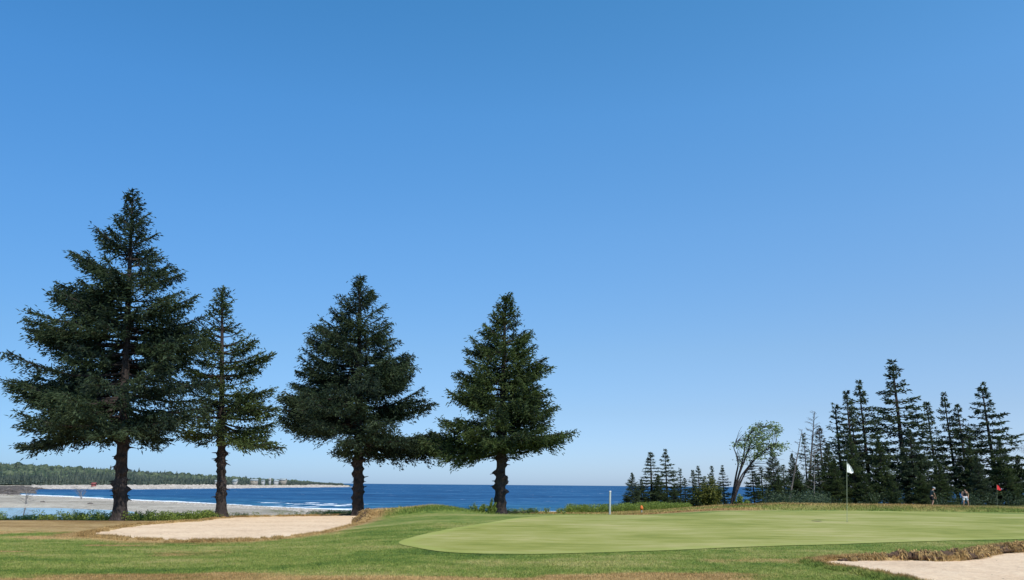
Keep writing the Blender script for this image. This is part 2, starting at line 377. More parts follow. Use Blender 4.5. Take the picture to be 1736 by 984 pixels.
BL_PX = [(158, 908), (185, 900.5), (235, 892), (300, 886.5), (345, 884), (372, 879.5), (430, 877), (500, 876), (560, 875), (612, 873.5), (621, 880), (606, 890), (560, 902), (500, 911), (430, 916), (350, 918.5), (260, 917.5), (200, 913)]
BR_PX = [(1392, 957), (1440, 950.5), (1500, 951), (1560, 950.5), (1610, 952), (1645, 949), (1680, 941), (1736, 936.5), (1850, 932), (1980, 940), (2000, 985), (1900, 1030), (1740, 1035), (1620, 1004), (1540, 985), (1470, 971)]
ZL = lambda x, y: -0.07 - 0.005 * (y - 28) + 0 * x
ZR = lambda x, y: 0.09 - 0.008 * (x - 6.2)
GREEN = spline([on_f(a, b, lambda x, y: smooth((x + 7.5) / 5.5) * (0.08 + 0.32 * smooth((y - 13) / 18)))[:2] for a, b in GREENPX], 5)
BUNK_L = spline([on_f(a, b, ZL)[:2] for a, b in BL_PX], 4)
BUNK_R = spline([on_f(a, b, ZR)[:2] for a, b in BR_PX], 4)
POND = spline([at_z(a, b, POND_Z)[:2] for a, b in [(-500, 862), (-100, 860.5), (20, 860.5), (80, 861.5), (130, 863.5), (190, 866), (215, 869), (190, 876), (100, 884), (-100, 890), (-500, 892)]], 4)

def z_land(x, y, raw=False):
    p = pxa(x, y)
    z = z_base(x, y)
    dc = np.interp(p, DCX, DCY); ds = np.interp(p, DSX, DSY)
    w_ = smooth((y - dc) / np.interp(p, [0, 600, 1300, 1500], [26, 28, 40, 50]))
    s = ds - y
    zb = -4.0 + np.minimum(4.3 * s / ds, 1.75) + 0.12 * smooth((s - 60) / 60)
    zb = np.where(s < 0, np.maximum(-4 + 0.05 * s, -6), zb + 0.16 * (fbm(x * 0.07, y * 0.07) - 0.5) * smooth(s / 30))
    far_low = np.minimum(zb, -2.1)
    z = z * (1 - w_) + far_low * w_
    return z
def z_near(x, y):
    z = z_land(x, y)
    m = y < 60
    e = 0.34 * (fbm(x * 1.6, y * 1.6, 4) - 0.5)
    dl = sdist(BUNK_L, x, y) + e; dr = sdist(BUNK_R, x, y) + e * np.where(y > 17.5, 0.12, 0.6)
    for d, f in ((dl, ZL), (dr, ZR)):
        zi = f(x, y) - 0.10
        # the turf edge stands above the sand and drops inside the outline
        lip = smooth((d + 0.03) / 0.06)
        z = np.where(d < 0.05, np.minimum(z, zi) * (1 - lip) + np.maximum(z, f(x, y) + 0.055) * lip, np.maximum(z, (f(x, y) + 0.055) - 0.15 * np.maximum(d - 0.1, 0)) * (d < 1.5) + z * (d >= 1.5))
    return z
def z_far(x, y):
    z = z_land(x, y)
    dp = sdist(POND, x, y)
    z = np.where(dp < 12, z * smooth((dp) / 12) + (POND_Z - 0.02) * (1 - smooth(dp / 12)), z)
    z = np.where(dp < 0, POND_Z - 0.04 - 0.1 * smooth(-dp / 4), z)
    p = pxa(x, y)
    rk = smooth((95 - p) / 60) * smooth((y - 335) / 15)
    z = z * (1 - rk) + (-3.7 + 1.7 * fbm(x * 0.06, y * 0.03)) * rk
    return z
def z_headl(x, y):
    p = pxa(x, y); cf = np.interp(p, CFX, CFY, right=1400)
    cf = cf + np.maximum(p - 596, 0) * 12
    s = y - cf + 25 * (fbm(x * 0.012, y * 0.012) - 0.5)
    hill = np.interp(p, [-600, 0, 100, 200, 300, 400, 500, 560], [24, 15, 12.5, 9.5, 6.5, 4.2, 2.5, 0])
    z = np.where(s > 0, -4 + np.interp(p, [0, 300, 500, 600], [2.6, 3.2, 3.3, 2.6]) * smooth(s / 60), np.maximum(-4 + 0.05 * s, -6))
    z = z + hill * smooth((s - 60) / 280) * smooth((900 - s) / 300) + (s > 8) * (s < 60) * 1.1 * (fbm(x * 0.03, y * 0.02) - 0.4)
    z = z - 12 * smooth((s - 700) / 200)
    z = z - 8 * smooth((p - 592) / 14)
    rk = smooth((95 - p) / 60) * smooth((cf + 40 - y) / 40)
    z = z * (1 - rk) + (-3.7 + 1.9 * fbm(x * 0.06, y * 0.03)) * rk
    return z, s, rk

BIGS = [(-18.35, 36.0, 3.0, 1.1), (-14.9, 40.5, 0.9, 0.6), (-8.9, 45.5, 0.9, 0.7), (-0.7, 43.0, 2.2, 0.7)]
def litter_shade_at(x, y):  # worn soil and painted tree shade around the big trunks
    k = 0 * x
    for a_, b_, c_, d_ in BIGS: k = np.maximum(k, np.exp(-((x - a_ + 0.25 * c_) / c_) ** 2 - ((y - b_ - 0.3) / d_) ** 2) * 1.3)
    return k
def brown_at(x, y):
    dl = sdist(BUNK_L, x, y); dr = sdist(BUNK_R, x, y); dg = sdist(GREEN, x, y); p = pxa(x, y)
    b = 0.95 * np.exp(-(np.maximum(dl, 0) / (0.3 + 1.5 * fbm(x * 0.6 + 9, y * 0.6))) ** 2) * np.interp(p, [150, 450, 640], [1, 0.75, 1])
    b = np.maximum(b, 0.85 * np.exp(-(np.maximum(dr, 0) / np.where(y < 17, 0.22, 0.5)) ** 2))
    b = np.maximum(b, 0.76 * smooth((y - 25.4 + 9.0 * (fbm(x * 0.25, y * 0.5, 5) - 0.5)) / 4.5) * smooth((520 - p) / 130))            # dry turf by the big spruce
    b = np.maximum(b, 0.8 * smooth((14.95 + 0.02 * x + 2.6 * (fbm(x * 0.35, y * 0.9, 5) - 0.55) - y) / 0.8) * smooth((1380 - p) / 200))                                     # dry strip at the front
    b = np.maximum(b, (0.36 + 0.5 * (fbm(x * 0.4, y * 0.8) - 0.5)) * np.exp(-((y - 45) / 2.8) ** 2) * (p > 1050))
    b = np.maximum(b, 0.72 * np.exp(-((y - 42.6) / 1.2) ** 2) * smooth((p - 1000) / 60) * smooth((1330 - p) / 60))
    b = np.maximum(b, 0.85 * np.exp(-((x + 6.6) / 1.2) ** 2 - ((y - 37.5) / 3.0) ** 2))
    b = np.maximum(b, 0.5 * np.exp(-((x + 4.4) / 2.2) ** 2 - ((y - 38.6) / 1.6) ** 2))
    b = np.maximum(b, 0.42 * smooth((1380 - p) / 40) * smooth((p - 1150) / 60) * np.exp(-((y - 16.9) / 0.6) ** 2))
    b = np.maximum(b, 0.75 * smooth((fbm(x * 0.3 + 7, y * 0.7 + 3, 5) - 0.50) / 0.16) * smooth((620 - p) / 500) * smooth((y - 16) / 3))
    b = b * (dg > 0.3)
    b = np.maximum(b, 0.55 * (y > 44.5))
    return b + 0.30 * (fbm(x * 0.22 + 50, y * 0.55) - 0.5) + 0.10

# near ground
ys = [-3.0]
while ys[-1] < 57.5:
    yy = ys[-1]; ys.append(yy + (0.25 if yy < 9 else max(0.035, 0.0035 * yy)))
ys = np.array(ys); us = np.linspace(-1.02, 1.02, 860)
Y = np.repeat(ys[:, None], len(us), 1); X = us[None] * (Y + 5)
a = Acc(); Z = z_near(X.ravel(), Y.ravel())
a.add(np.stack([X.ravel(), Y.ravel(), Z], 1), grid_faces(len(ys), len(us)))
g = a.build('ground', MG, smooth=True, attrs={'brown': brown_at(X.ravel(), Y.ravel()), 'litter_shade': litter_shade_at(X.ravel(), Y.ravel())})
tag(g, 'mown fairway turf, green with dry brown patches', kind='structure')
# far ground: beach
ys = 56.5 * 1.0065 ** np.arange(0, 330); ys = ys[ys < 470]; us = np.linspace(-1.1, 1.1, 620)
Y = np.repeat(ys[:, None], len(us), 1); X = us[None] * Y
x, y = X.ravel(), Y.ravel(); p = pxa(x, y); s = np.interp(p, DSX, DSY) - y
dp = sdist(POND, x, y)
veg = 0.95 * smooth((85 - y) / 35) * smooth((p - 700) / 100) + 0.85 * smooth((62 - y) / 4) + 0.9 * np.exp(-((s - 62) / 16) ** 2) * smooth((70 - p) / 20) \
    + 0.5 * smooth((p - 410) / 60) * smooth((640 - p) / 60) * np.exp(-((y - 118) / 28) ** 2) + 0.75 * smooth((12 - dp) / 6) * (y < 80) + 0.8 * smooth((p - 700) / 60) * smooth((y - 60) / 10)
rock = smooth((95 - p) / 40) * smooth((-s) / 4)
a = Acc(); a.add(np.stack([x, y, z_far(x, y) - 0.02 * (y < 57.5)], 1), grid_faces(len(ys), len(us)))
g = a.build('beach', MBE, smooth=True, attrs={'veg': veg, 'rock': rock, 'wet': smooth((9 - s) / 5) * (rock < .2)})
tag(g, 'pale shingle and sand beach between pond and sea', kind='structure')
# headland
ys = 440 * 1.0052 ** np.arange(0, 340); us = np.linspace(-1.1, -0.12, 480)
Y = np.repeat(ys[:, None], len(us), 1); X = us[None] * Y; x, y = X.ravel(), Y.ravel()
zz, s, rk = z_headl(x, y)
a = Acc(); a.add(np.stack([x, y, zz], 1), grid_faces(len(ys), len(us)))
g = a.build('headland_hill', MHD, smooth=True, attrs={'veg': smooth((s - 38) / 12), 'rock': np.maximum(rk, 0.8 * smooth((7 - s) / 5))})
tag(g, 'low wooded headland with pale rock ledges across the bay', kind='structure')
# sea
ys = np.concatenate([150 * 1.006 ** np.arange(0, 430), [3000, 5000, 9000, 20000, 60000]]); ys = ys[(np.arange(len(ys)) < 430) | (ys > 2000)]
ys = np.unique(ys); us = np.linspace(-1.3, 1.3, 560)
Y = np.repeat(ys[:, None], len(us), 1); X = us[None] * Y; x, y = X.ravel(), Y.ravel()
p = pxa(x, y); s = y - np.interp(p, DSX, DSY); cf = np.interp(p, CFX, CFY, right=1400)
wob = 14 * (fbm(x * 0.05, y * 0.05) - 0.5)
foam = 1.05 * smooth((np.interp(p, [0, 250, 420, 600, 900], [26, 13, 6, 11, 7]) - s + wob) / 5)
for off, amp, lo, hi in ((24, 0.66, 420, 625), (42, 0.56, 450, 640), (30, 0.36, 700, 1050), (14, 0.52, 450, 640)):
    foam = np.maximum(foam, amp * np.exp(-((s - off + wob) / 2.6) ** 2) * smooth((p - lo) / 40) * smooth((hi - p) / 40))
foam = np.maximum(foam, 0.62 * np.exp(-((y - cf + 22) / 14.0) ** 2) * smooth((p - 215) / 15) * smooth((610 - p) / 10))
foam = np.maximum(foam, 0.75 * np.exp(-((p - 602) / 14) ** 2 - ((y - 1350) / 90) ** 2))
zz = SEA_Z + 0.35 * np.exp(-((s - 26) / 5) ** 2) + 0.35 * np.exp(-((s - 44) / 6) ** 2) + (0.16 * (fbm(x * 0.12, y * 0.3) - 0.5)) * (y < 900)
a = Acc(); a.add(np.stack([x, y, zz], 1), grid_faces(len(ys), len(us)))
g = a.build('sea', MSEA, smooth=True, attrs={'foam': foam, 'shore': np.exp(-np.maximum(s, 0) / 40.)})
tag(g, 'deep blue sea with surf breaking along the beach', kind='structure')
# pond
def sheet(name, m, poly, f, step, off, attrs=None, pad=0.0):
    x0, y0 = poly.min(0) - step; x1, y1 = poly.max(0) + step
    nx = int((x1 - x0) / step) + 2; ny = int((y1 - y0) / step) + 2
    X, Y = np.meshgrid(np.linspace(x0, x1, nx), np.linspace(y0, y1, ny)); x, y = X.ravel(), Y.ravel()
    d = sdist(poly, x, y)
    # pull the first ring of outside vertices onto the outline
    gx = sdist(poly, x + 1e-3, y) - d; gy = sdist(poly, x, y + 1e-3) - d; gl = np.sqrt(gx * gx + gy * gy) + 1e-9
    o_ = d - pad
    mv = (o_ > 0) & (o_ < step * 1.5)
    x = np.where(mv, x - gx / gl * o_, x); y = np.where(mv, y - gy / gl * o_, y)
    F = grid_faces(ny, nx); keep = (o_[F] < step * 1.5).all(1) & (o_[F] < 1e-6).any(1)
    F = F[keep]; used = np.unique(F); rm = np.zeros(len(x), int); rm[used] = np.arange(len(used))
    a = Acc(); x = x[used]; y = y[used]
    a.add(np.stack([x, y, f(x, y) + off], 1), rm[F])
    return a.build(name, m, smooth=True, attrs={k: fn(x, y) for k, fn in (attrs or {}).items()})
tag(sheet('pond', MPOND, POND, lambda x, y: POND_Z + 0 * x, 1.2, 0.0, pad=1.0), 'still pond reflecting the sky behind the shingle bar', kind='structure')
tag(sheet('putting_green', MPG, GREEN, z_near, 0.12, 0.012, attrs={'rim': lambda x, y: smooth((0.5 + sdist(GREEN, x, y)) / 0.25)}),
    'smooth pale putting green with the white flag', kind='structure')
def zsand(f):
    return lambda x, y: f(x, y) + 0.05 * (fbm(x * 0.7, y * 0.7) - 0.5) + 0.03 * (fbm(x * 3.2, y * 3.2, 4) - 0.5) + 0.006 * np.sin((x * 0.5 + y + 0.6 * fbm(x * 0.5, y * 0.5)) * 42)
tag(sheet('sand_bunker', MSD, BUNK_L, zsand(ZL), 0.09, 0.0, pad=0.28), 'long pale sand bunker in front of the three left spruces', kind='structure')
tag(sheet('sand_bunker', MSD, BUNK_R, zsand(ZR), 0.06, 0.0, pad=0.24), 'sand bunker at the front right under a ragged turf lip', kind='structure')

def zg(x, y):
    x = np.atleast_1d(np.asarray(x, float)); y = np.atleast_1d(np.asarray(y, float))
    return np.where(y < 57, z_near(x, y), z_far(x, y))
def gz(x, y): return float(zg(x, y)[0])

# ------------------------------------------------------------------ grass blades, rough, undergrowth
rng = np.random.default_rng(7)
def turf(name, x, y, h0, h1, wd, label, spread=0.35, offz=0.0):
    z = zg(x, y) + offz; n = len(x); h = rng.uniform(h0, h1, n)
    D = np.stack([rng.normal(0, spread, n), rng.normal(0, spread, n), np.ones(n)], 1)
    D /= np.linalg.norm(D, axis=1)[:, None]; P = np.stack([x, y, z - 0.005], 1)
    S = np.stack([rng.normal(size=n), rng.normal(size=n) * 0.5, np.zeros(n)], 1); S /= np.linalg.norm(S, axis=1)[:, None]
    S *= (wd * rng.uniform(0.6, 1.3, n))[:, None]
    T_ = P + D * h[:, None]
    V = np.stack([P - S, P + S, T_], 1).reshape(-1, 3)
    a = Acc(); a.add(V, np.arange(3 * n).reshape(n, 3), r=np.repeat(rng.random(n), 3))
    o = a.build(name, MB, attrs={'brown': np.repeat(brown_at(x, y) , 3)})
    return tag(o, label, 'grass', kind='stuff')
def scatter(n, y0, y1, p0, p1, powr=1.0):
    y = y0 + (y1 - y0) * rng.random(n) ** powr; p = rng.uniform(p0, p1, n); return (p - 868) / 1352 * y, y
def clear(x, y, g=0.05, b=0.02):
    k = (sdist(GREEN, x, y) > g) & (sdist(BUNK_L, x, y) > b) & (sdist(BUNK_R, x, y) > b); return x[k], y[k]
x, y = clear(*scatter(480000, 13.2, 27, -40, 1780, 1.4))
turf('short_grass', x, y, 0.02, 0.052, 0.0042, 'short mown grass blades on the near fairway', 0.7)
x, y = scatter(190000, 35.5, 48, 600, 1780); k = (y > 42.3) | (rng.random(len(x)) < 1.4 * np.exp(-(np.maximum(np.abs(x + 5) - 1, 0) / 2.0) ** 2 - ((y - 38.3) / 2.4) ** 2)); x, y = clear(x[k], y[k], 0.3)
turf('rough_grass', x, y, 0.05, 0.15, 0.012, 'longer rough grass on the mound and the bank behind the green', 0.6)
def edge_pts(poly, n, lo, hi):
    i = rng.integers(0, len(poly), n); a_ = poly[i]; b_ = poly[(i + 1) % len(poly)]; tt = rng.random(n)[:, None]
    q = a_ * (1 - tt) + b_ * tt; e = b_ - a_; e = e / (np.linalg.norm(e, axis=1)[:, None] + 1e-9)
    nrm = np.stack([e[:, 1], -e[:, 0]], 1); sgn = np.sign(sdist(poly, q[:, 0] + nrm[:, 0] * .02, q[:, 1] + nrm[:, 1] * .02))
    q = q + nrm * (sgn * rng.uniform(lo, hi, n))[:, None]; return q[:, 0], q[:, 1]
x, y = edge_pts(BUNK_L, 60000, -0.02, 0.5); k = fbm(x * 2.5, y * 2.5, 3) > 0.42; x, y = x[k], y[k]
turf('bunker_fringe_grass', x, y, 0.03, 0.11, 0.008, 'dry brown grass fringe around the long left bunker', 0.8)
x, y = edge_pts(BUNK_R, 90000, -0.03, 0.45); k = (fbm(x * 4, y * 4, 3) > 0.40) & (y > 10); x, y = x[k], y[k]
turf('bunker_fringe_grass', x, y, 0.03, 0.10, 0.006, 'dry grass fringe around the near right bunker', 0.9)

# eroded sod lips
SOIL = simple('bunker_soil', (0.085, 0.050, 0.030), 0.85, 22, 0.95, bs=1.0)
def sod_lip(label, pts, zsandf, seed, size, hgt):
    """lumpy overhanging turf roll following the far edge of a bunker"""
    r = np.random.default_rng(seed); pts = np.asarray(pts); seg = np.linalg.norm(np.diff(pts, axis=0), axis=1); cum = np.concatenate([[0], np.cumsum(seg)])
    n = int(cum[-1] / 0.03); q = np.linspace(0, cum[-1], n); cx = np.interp(q, cum, pts[:, 0]); cy = np.interp(q, cum, pts[:, 1])
    ang = np.linspace(-1.3, 3.5, 24)
    ex = np.gradient(cx); ey = np.gradient(cy); l = np.hypot(ex, ey); ex /= l; ey /= l
    nx_, ny_ = ey, -ex                        # towards the sand
    taper = smooth(np.minimum(q / 2.2, cum[-1] - q))
    H = hgt(cx, cy)
    V = []
    for i, an in enumerate(ang):
        lump = 0.55 + 1.0 * fbm(q * 3.2 + seed, np.full(n, an * 1.1)) * (0.6 + 0.8 * vn(q * 1.3 + 7 * seed, q * 0))
        lump = lump * (0.45 + 1.1 * fbm(q * 7 + 3 * seed, np.full(n, an * 2.5 + 5), 4))
        R_ = size * lump * (0.25 + 0.75 * taper) + 0.012 * (r.random(n) - 0.5)
        off = np.cos(an) * R_ * (0.45 if an < 0.1 else 1.0); up = np.sin(an) * R_ * 0.75
        V.append(np.stack([cx + nx_ * off, cy + ny_ * off, H - size * 0.55 + up], 1))
    V = np.stack(V, 0)
    a = Acc(); gf = grid_faces(len(ang), n); a.add(V.reshape(-1, 3), gf, mi=0)
    row = gf[:, 0] // n; mm = row < 15; a.m[-1] = np.where(mm, 1, 0).astype(np.int32)
    # hanging dead grass along the roll
    m_ = int(cum[-1] * 1500); i = r.integers(0, n, m_); i = i[fbm(q[i] * 5, q[i] * 0 + 2, 4) > 0.42]; m_ = len(i); j = r.integers(9, 18, m_); P = V[j, i]
    D = np.stack([nx_[i] * r.uniform(0.2, 1, m_) + r.normal(0, .4, m_), ny_[i] * r.uniform(0.2, 1, m_) + r.normal(0, .4, m_), r.normal(0.1, 0.6, m_)], 1)
    blades(a, P, D, r.uniform(0.05, 0.15, m_), r.uniform(0.010, 0.018, m_), r, 1, droop=0.8)
    o = a.build('turf_lip', [MB, SOIL], smooth=False, attrs={'brown': np.full(a.n, 0.9)})
    return tag(o, label, kind='structure')
def lipz(f): return lambda x, y: np.maximum(z_base(x, y), f(x, y) + 0.12)
P_ = [on_f(a_, b_, ZR)[:2] for a_, b_ in [(1425, 952.5), (1460, 950), (1490, 950), (1540, 949.5), (1600, 951), (1645, 948), (1680, 940), (1736, 935.5), (1850, 931), (1930, 934)]]
sod_lip('ragged overhanging brown turf lip above the right bunker', [p_ + np.array([0, 0.05]) for p_ in P_], ZR, 3, 0.19, lipz(ZR))
P_ = [on_f(a_, b_, ZL)[:2] for a_, b_ in [(606, 872.5), (616, 874.5), (622, 880), (612, 888), (598, 893)]]
sod_lip('broken brown turf lip at the mound end of the left bunker', [p_ + np.array([0.12, 0.0]) for p_ in P_], ZL, 8, 0.24, lambda x, y: np.maximum(z_base(x, y), ZL(x, y) + 0.2) + 0.0 * x)

def leafy(acc, C, H, Rr, n, rng, ls=0.06, mi=0, stems=True, smi=1):
    """herb: thin stems with leaves, C (k,3) bases"""
    k = len(C); i = rng.integers(0, k, n)
    t_ = rng.random(n) ** 0.7; an = rng.uniform(0, 2 * np.pi, n)
    P = C[i] + np.stack([np.cos(an) * Rr[i] * t_ * 0.9, np.sin(an) * Rr[i] * t_ * 0.9, H[i] * (0.1 + 0.9 * rng.random(n) ** 0.8)], 1)
    D = np.stack([np.cos(an), np.sin(an), rng.normal(0.4, 0.5, n)], 1)
    blades(acc, P, D, rng.uniform(0.7, 1.5, n) * ls, rng.uniform(0.35, 0.7, n) * ls, rng, 1, mi)
def undergrowth(label, x, y, h0, h1, r0, per, ls, seed, m=LEAF):
    r = np.random.default_rng(seed); C = np.stack([x, y, zg(x, y)], 1)
    H = r.uniform(h0, h1, len(x)); R_ = r.uniform(0.6, 1.3, len(x)) * r0
    a = Acc(); leafy(a, C, H, R_, per * len(x), r, ls)
    n = len(x) * 3; i = r.integers(0, len(x), n)
    D = np.stack([r.normal(0, .25, n), r.normal(0, .25, n), np.ones(n)], 1)
    blades(a, C[i] + r.normal(0, 0.1, (n, 3)) * [1, 1, 0], D, H[i] * r.uniform(0.8, 1.25, n), np.full(n, 0.015), r, 1, 0)
    return tag(a.build('undergrowth', m), label, 'undergrowth', kind='stuff')
def strip(n, p0, p1, y0, y1):
    p = rng.uniform(p0, p1, n); y = rng.uniform(y0, y1, n); dc = np.interp(p, DCX, DCY); y = dc + y; return (p - 868) / 1352 * y, y
x, y = strip(900, -60, 375, 0.6, 8.5); k = fbm(x * 0.45, y * 0.45, 3) > 0.40; x, y = x[k], y[k]
undergrowth('green weeds along the turf edge behind the tallest spruce', x, y, 0.12, 0.46, 0.22, 60, 0.07, 11)
x, y = strip(420, 375, 640, 0.8, 5.5); k = fbm(x * 0.6, y * 0.6, 3) > 0.44; x, y = x[k], y[k]
undergrowth('low weeds behind the far edge of the left bunker', x, y, 0.08, 0.28, 0.2, 45, 0.05, 12)
x, y = strip(620, 965, 1170, 0.2, 3.5); k = fbm(x * 0.8, y * 0.8, 3) > 0.42 - 0.2 * smooth((y - 47)); x, y = x[k], y[k]
undergrowth('low green scrub along the bank behind the putting green', x, y, 0.12, 0.55, 0.2, 70, 0.06, 13)
x, y = strip(260, 740, 980, 0.3, 3.0); k = fbm(x * 0.9, y * 0.9, 3) > 0.45; x, y = x[k], y[k]
undergrowth('sparse weeds on the bank around the fourth spruce', x, y, 0.1, 0.3, 0.16, 40, 0.05, 14)
p = rng.uniform(1060, 1800, 1500); y = rng.uniform(60, 84, 1500); k = ((p > 1380) & (y > 76) | (p < 1400) & (p > 1300) & (y < 78) | (p < 1235) & (y < 66)) & (fbm(p * 0.05, y * 0.3) > 0.42); p, y = p[k], y[k]; x = (p - 868) / 1352 * y
undergrowth('dark scrub at the feet of the spruce wood', x, y, 0.2, 1.4, 0.6, 70, 0.13, 15, NEEDLE)

# ------------------------------------------------------------------ spruces
def spruce_mesh(prm, rng, parent=None, nm=(NEEDLE, BARK)):
    """trunk and crown of one spruce, base at the origin.  prm: H, prof (list of z, left, right), lean, tr, ..."""
    H = prm['H']; lean = prm.get('lean', 0.0); tr = prm['tr']; bend = prm.get('bend', 0)
    def axis(z): return np.stack([lean * z / H + bend * np.sin(z / H * np.pi) , 0 * z, z], -1)
    pz = np.array([q[0] for q in prm['prof']]); pl = np.array([q[1] for q in prm['prof']]); pr = np.array([q[2] for q in prm['prof']])
    o_ = np.argsort(pz); pz, pl, pr = pz[o_], pl[o_], pr[o_]
    zc = prm['zc']                                 # lowest limb base
    # trunk
    t = Acc(); zt = np.arange(0, H * 0.985, 0.09 if prm.get('knobs') else H / 22)
    rad = tr * (1 - zt / H) ** 0.85 + 0.02 + tr * prm.get('flare', 0.7) * np.exp(-zt / 0.35)
    kz, ka = [], []
    if prm.get('knobs'):
        z = 0.55 + rng.random() * .3
        while z < zc + 1.2:
            for _ in range(rng.integers(3, 6)):
                kz.append(z + rng.normal(0, 0.06)); ka.append(rng.uniform(0, 2 * np.pi))
            z += rng.uniform(0.22, 0.42)
    kz, ka = np.array(kz), np.array(ka)
    def rf(rr, P, th):
        zz = P[:, 2][:, None] + 0 * th[None]
        e = rr * (1 + 0.10 * (fbm(zz * 2.5, th[None] * 1.5 + 0 * zz) - 0.5)) * (1 + 0.22 * np.cos(th[None] * 5 + 1) * np.exp(-zz / 0.3))
        for a_, b_ in zip(kz, ka):
            dth = (th[None] - b_ + np.pi) % (2 * np.pi) - np.pi
            e = e + tr * 0.38 * prm['knobs'] * np.exp(-((zz - a_) / 0.10) ** 2 - (dth / 0.42) ** 2) * smooth((a_ - 0.4) / 0.8)
        return e
    tube(t, axis(zt), rad, 18 if prm.get('knobs') else 7, 0, rf if prm.get('knobs') else None)
    for a_, b_ in zip(kz, ka):
        if rng.random() < 0.62 and a_ > 0.9:
            # tube's ring frame: A = T x X, B = T x A
            A_ = np.array([0, 1.0, 0]); B_ = np.array([-1.0, 0, 0]); d = np.cos(b_) * A_ + np.sin(b_) * B_
            l = rng.uniform(0.08, 0.26) if rng.random() < 0.94 else rng.uniform(0.25, 0.45)
            p0 = axis(np.array([a_]))[0] + d * (np.interp(a_, zt, rad) * 0.9)
            tube(t, [p0, p0 + d * l * 0.6 + [0, 0, 0.02], p0 + d * (l + 0.12) + [0, 0, rng.normal(0, .05)]], [0.055, 0.035, 0.012], 5)
    c = Acc()
    Nl = prm['n']; sl_, sw = prm['shoot']; dens = prm.get('dens', 1.0)
    tips = []
    ztop = H
    for i in range(Nl):
        f = (i + rng.random()) / Nl
        zt_ = pz[0] + (H - pz[0]) * f ** 0.95
        tips.append((zt_, rng.uniform(0, 2 * np.pi), None))
    for q in prm.get('hero', []): tips.append(q)
    wh = prm.get('whorl', 0)
    ph0 = rng.uniform(0, 10)
    for zt_, ph, Lx in tips:
        u = zt_ / H
        cs = math.cos(ph); w2 = cs * cs
        side = np.interp(zt_, pz, pr) if cs > 0 else np.interp(zt_, pz, pl)
        avg = 0.5 * (np.interp(zt_, pz, pr) + np.interp(zt_, pz, pl))
        R_ = side * w2 + avg * (1 - w2)
        if Lx is None:
            lob = float(vn(np.array([zt_ * 0.9 + ph0]), np.array([ph * 1.6 + 5]))[0])
            R_ *= (0.64 + 0.58 * lob) * (rng.uniform(0.6, 1.15) if prm.get('jit') else rng.uniform(0.76, 1.06))
        else: R_ = Lx
        if Lx is None and prm.get('gaps') and float(vn(np.array([zt_ * 0.75 + 40 + ph0]), np.array([ph * 1.3 + 3]))[0]) < prm['gaps'] and zt_ < 0.9 * H and rng.random() < 0.85: continue
        if prm.get('sparse') and rng.random() < prm['sparse']: continue
        R_ = max(R_, 0.12 if prm.get('jit') else 0.18)
        slope = np.interp(u, prm.get('su', [0.25, 0.5, 0.8, 1.0]), prm.get('sv', [-0.02, 0.12, 0.42, 1.1]))
        slope += rng.normal(0, 0.10 if prm.get('align') and Lx is None else 0.05)
        z0 = zt_ - slope * R_
        if z0 < zc: z0 = zc + rng.uniform(0, 0.5); slope = (zt_ - z0) / R_
        if wh: z0 = round(z0 / wh) * wh + rng.normal(0, 0.16 * wh)
        z0 = min(z0, H * 0.985)
        b0 = axis(np.array([z0]))[0]
        hv = np.array([cs, math.sin(ph), 0]); nv = np.array([-math.sin(ph), cs, 0])
        s = np.linspace(0, 1, 9)
        curve = prm.get('curve', 0.16) * rng.uniform(-0.3, 2.0)
        zz = R_ * ((slope - curve) * s + curve * s ** 2) - R_ * 0.05 * np.sin(s * np.pi) 
        wig = rng.normal(0, 0.03) * R_ * np.sin(s * 3 + rng.random() * 3)
        hr = R_ - b0[0] * cs * 0.0
        Pl = b0 + hv * (hr * s)[:, None] + nv * wig[:, None] + np.array([0, 0, 1.0]) * zz[:, None]
        lr = max(0.018, 0.011 * R_ + 0.02) * prm.get('limb', 1.0)
        tube(c, Pl, lr * (1 - s * 0.8) + 0.004, 4, 1, cap=False)
        # secondaries
        s0 = prm.get('s0', 0.22) if R_ > 0.8 else 0.05
        ns = max(4, int(R_ * (1 - s0) / prm['sec']))
        ss = s0 + (1 - s0) * (np.arange(ns) + rng.random(ns)) / ns
        sd = np.where(rng.random(ns) < 0.5, 1.0, -1.0)
        ml = prm.get('maxsec', 1.35)
        l2 = np.minimum(0.42 * R_ * (1.02 - ss) ** 0.65, ml) * rng.uniform(0.55, 1.1, ns) + 0.10
        base = np.stack([np.interp(ss, s, Pl[:, k]) for k in range(3)], 1)
        fw = rng.uniform(0.45, 0.95, ns)
        D2 = hv * fw[:, None] + nv * (sd * rng.uniform(0.5, 0.95, ns))[:, None]; D2[:, 2] = rng.normal(prm.get('secz', -0.05), 0.22, ns)
        D2 /= np.linalg.norm(D2, axis=1)[:, None]
        if prm.get('twigs', True):
            n2 = len(base); W_ = np.cross(D2, [0, 0, 1.0]); e_ = base + D2 * (l2 * 0.85)[:, None]; wz = np.array([0, 0, 1.0]) * 0.008
            V = np.stack([base - wz, base + wz, e_], 1).reshape(-1, 3); c.add(V, np.arange(3 * n2).reshape(n2, 3), mi=1)
        kk = np.maximum(2, (l2 / prm['gap'] * dens).astype(int)); idx = np.repeat(np.arange(ns), kk)
        m_ = len(idx)
        tt = rng.random(m_) ** 0.8
        P3 = base[idx] + D2[idx] * (l2[idx] * tt)[:, None]
        P3[:, 2] -= 0.10 * l2[idx] * tt ** 2 * 1.2
        P3 += rng.normal(0, prm.get('fluff', 0.05), (m_, 3))
        s3 = np.where(rng.random(m_) < 0.5, 1, -1) * (0.6 if prm.get('align') else 1.0)
        lat = np.cross(D2[idx], [0, 0, 1.0])
        D3 = D2[idx] * rng.uniform(0.4, 1.0, m_)[:, None] + lat * (s3 * rng.uniform(0.2, 0.9, m_))[:, None]
        D3[:, 2] += rng.normal(prm.get('shz', -0.02), 0.30 if prm.get('align') else 0.38, m_)
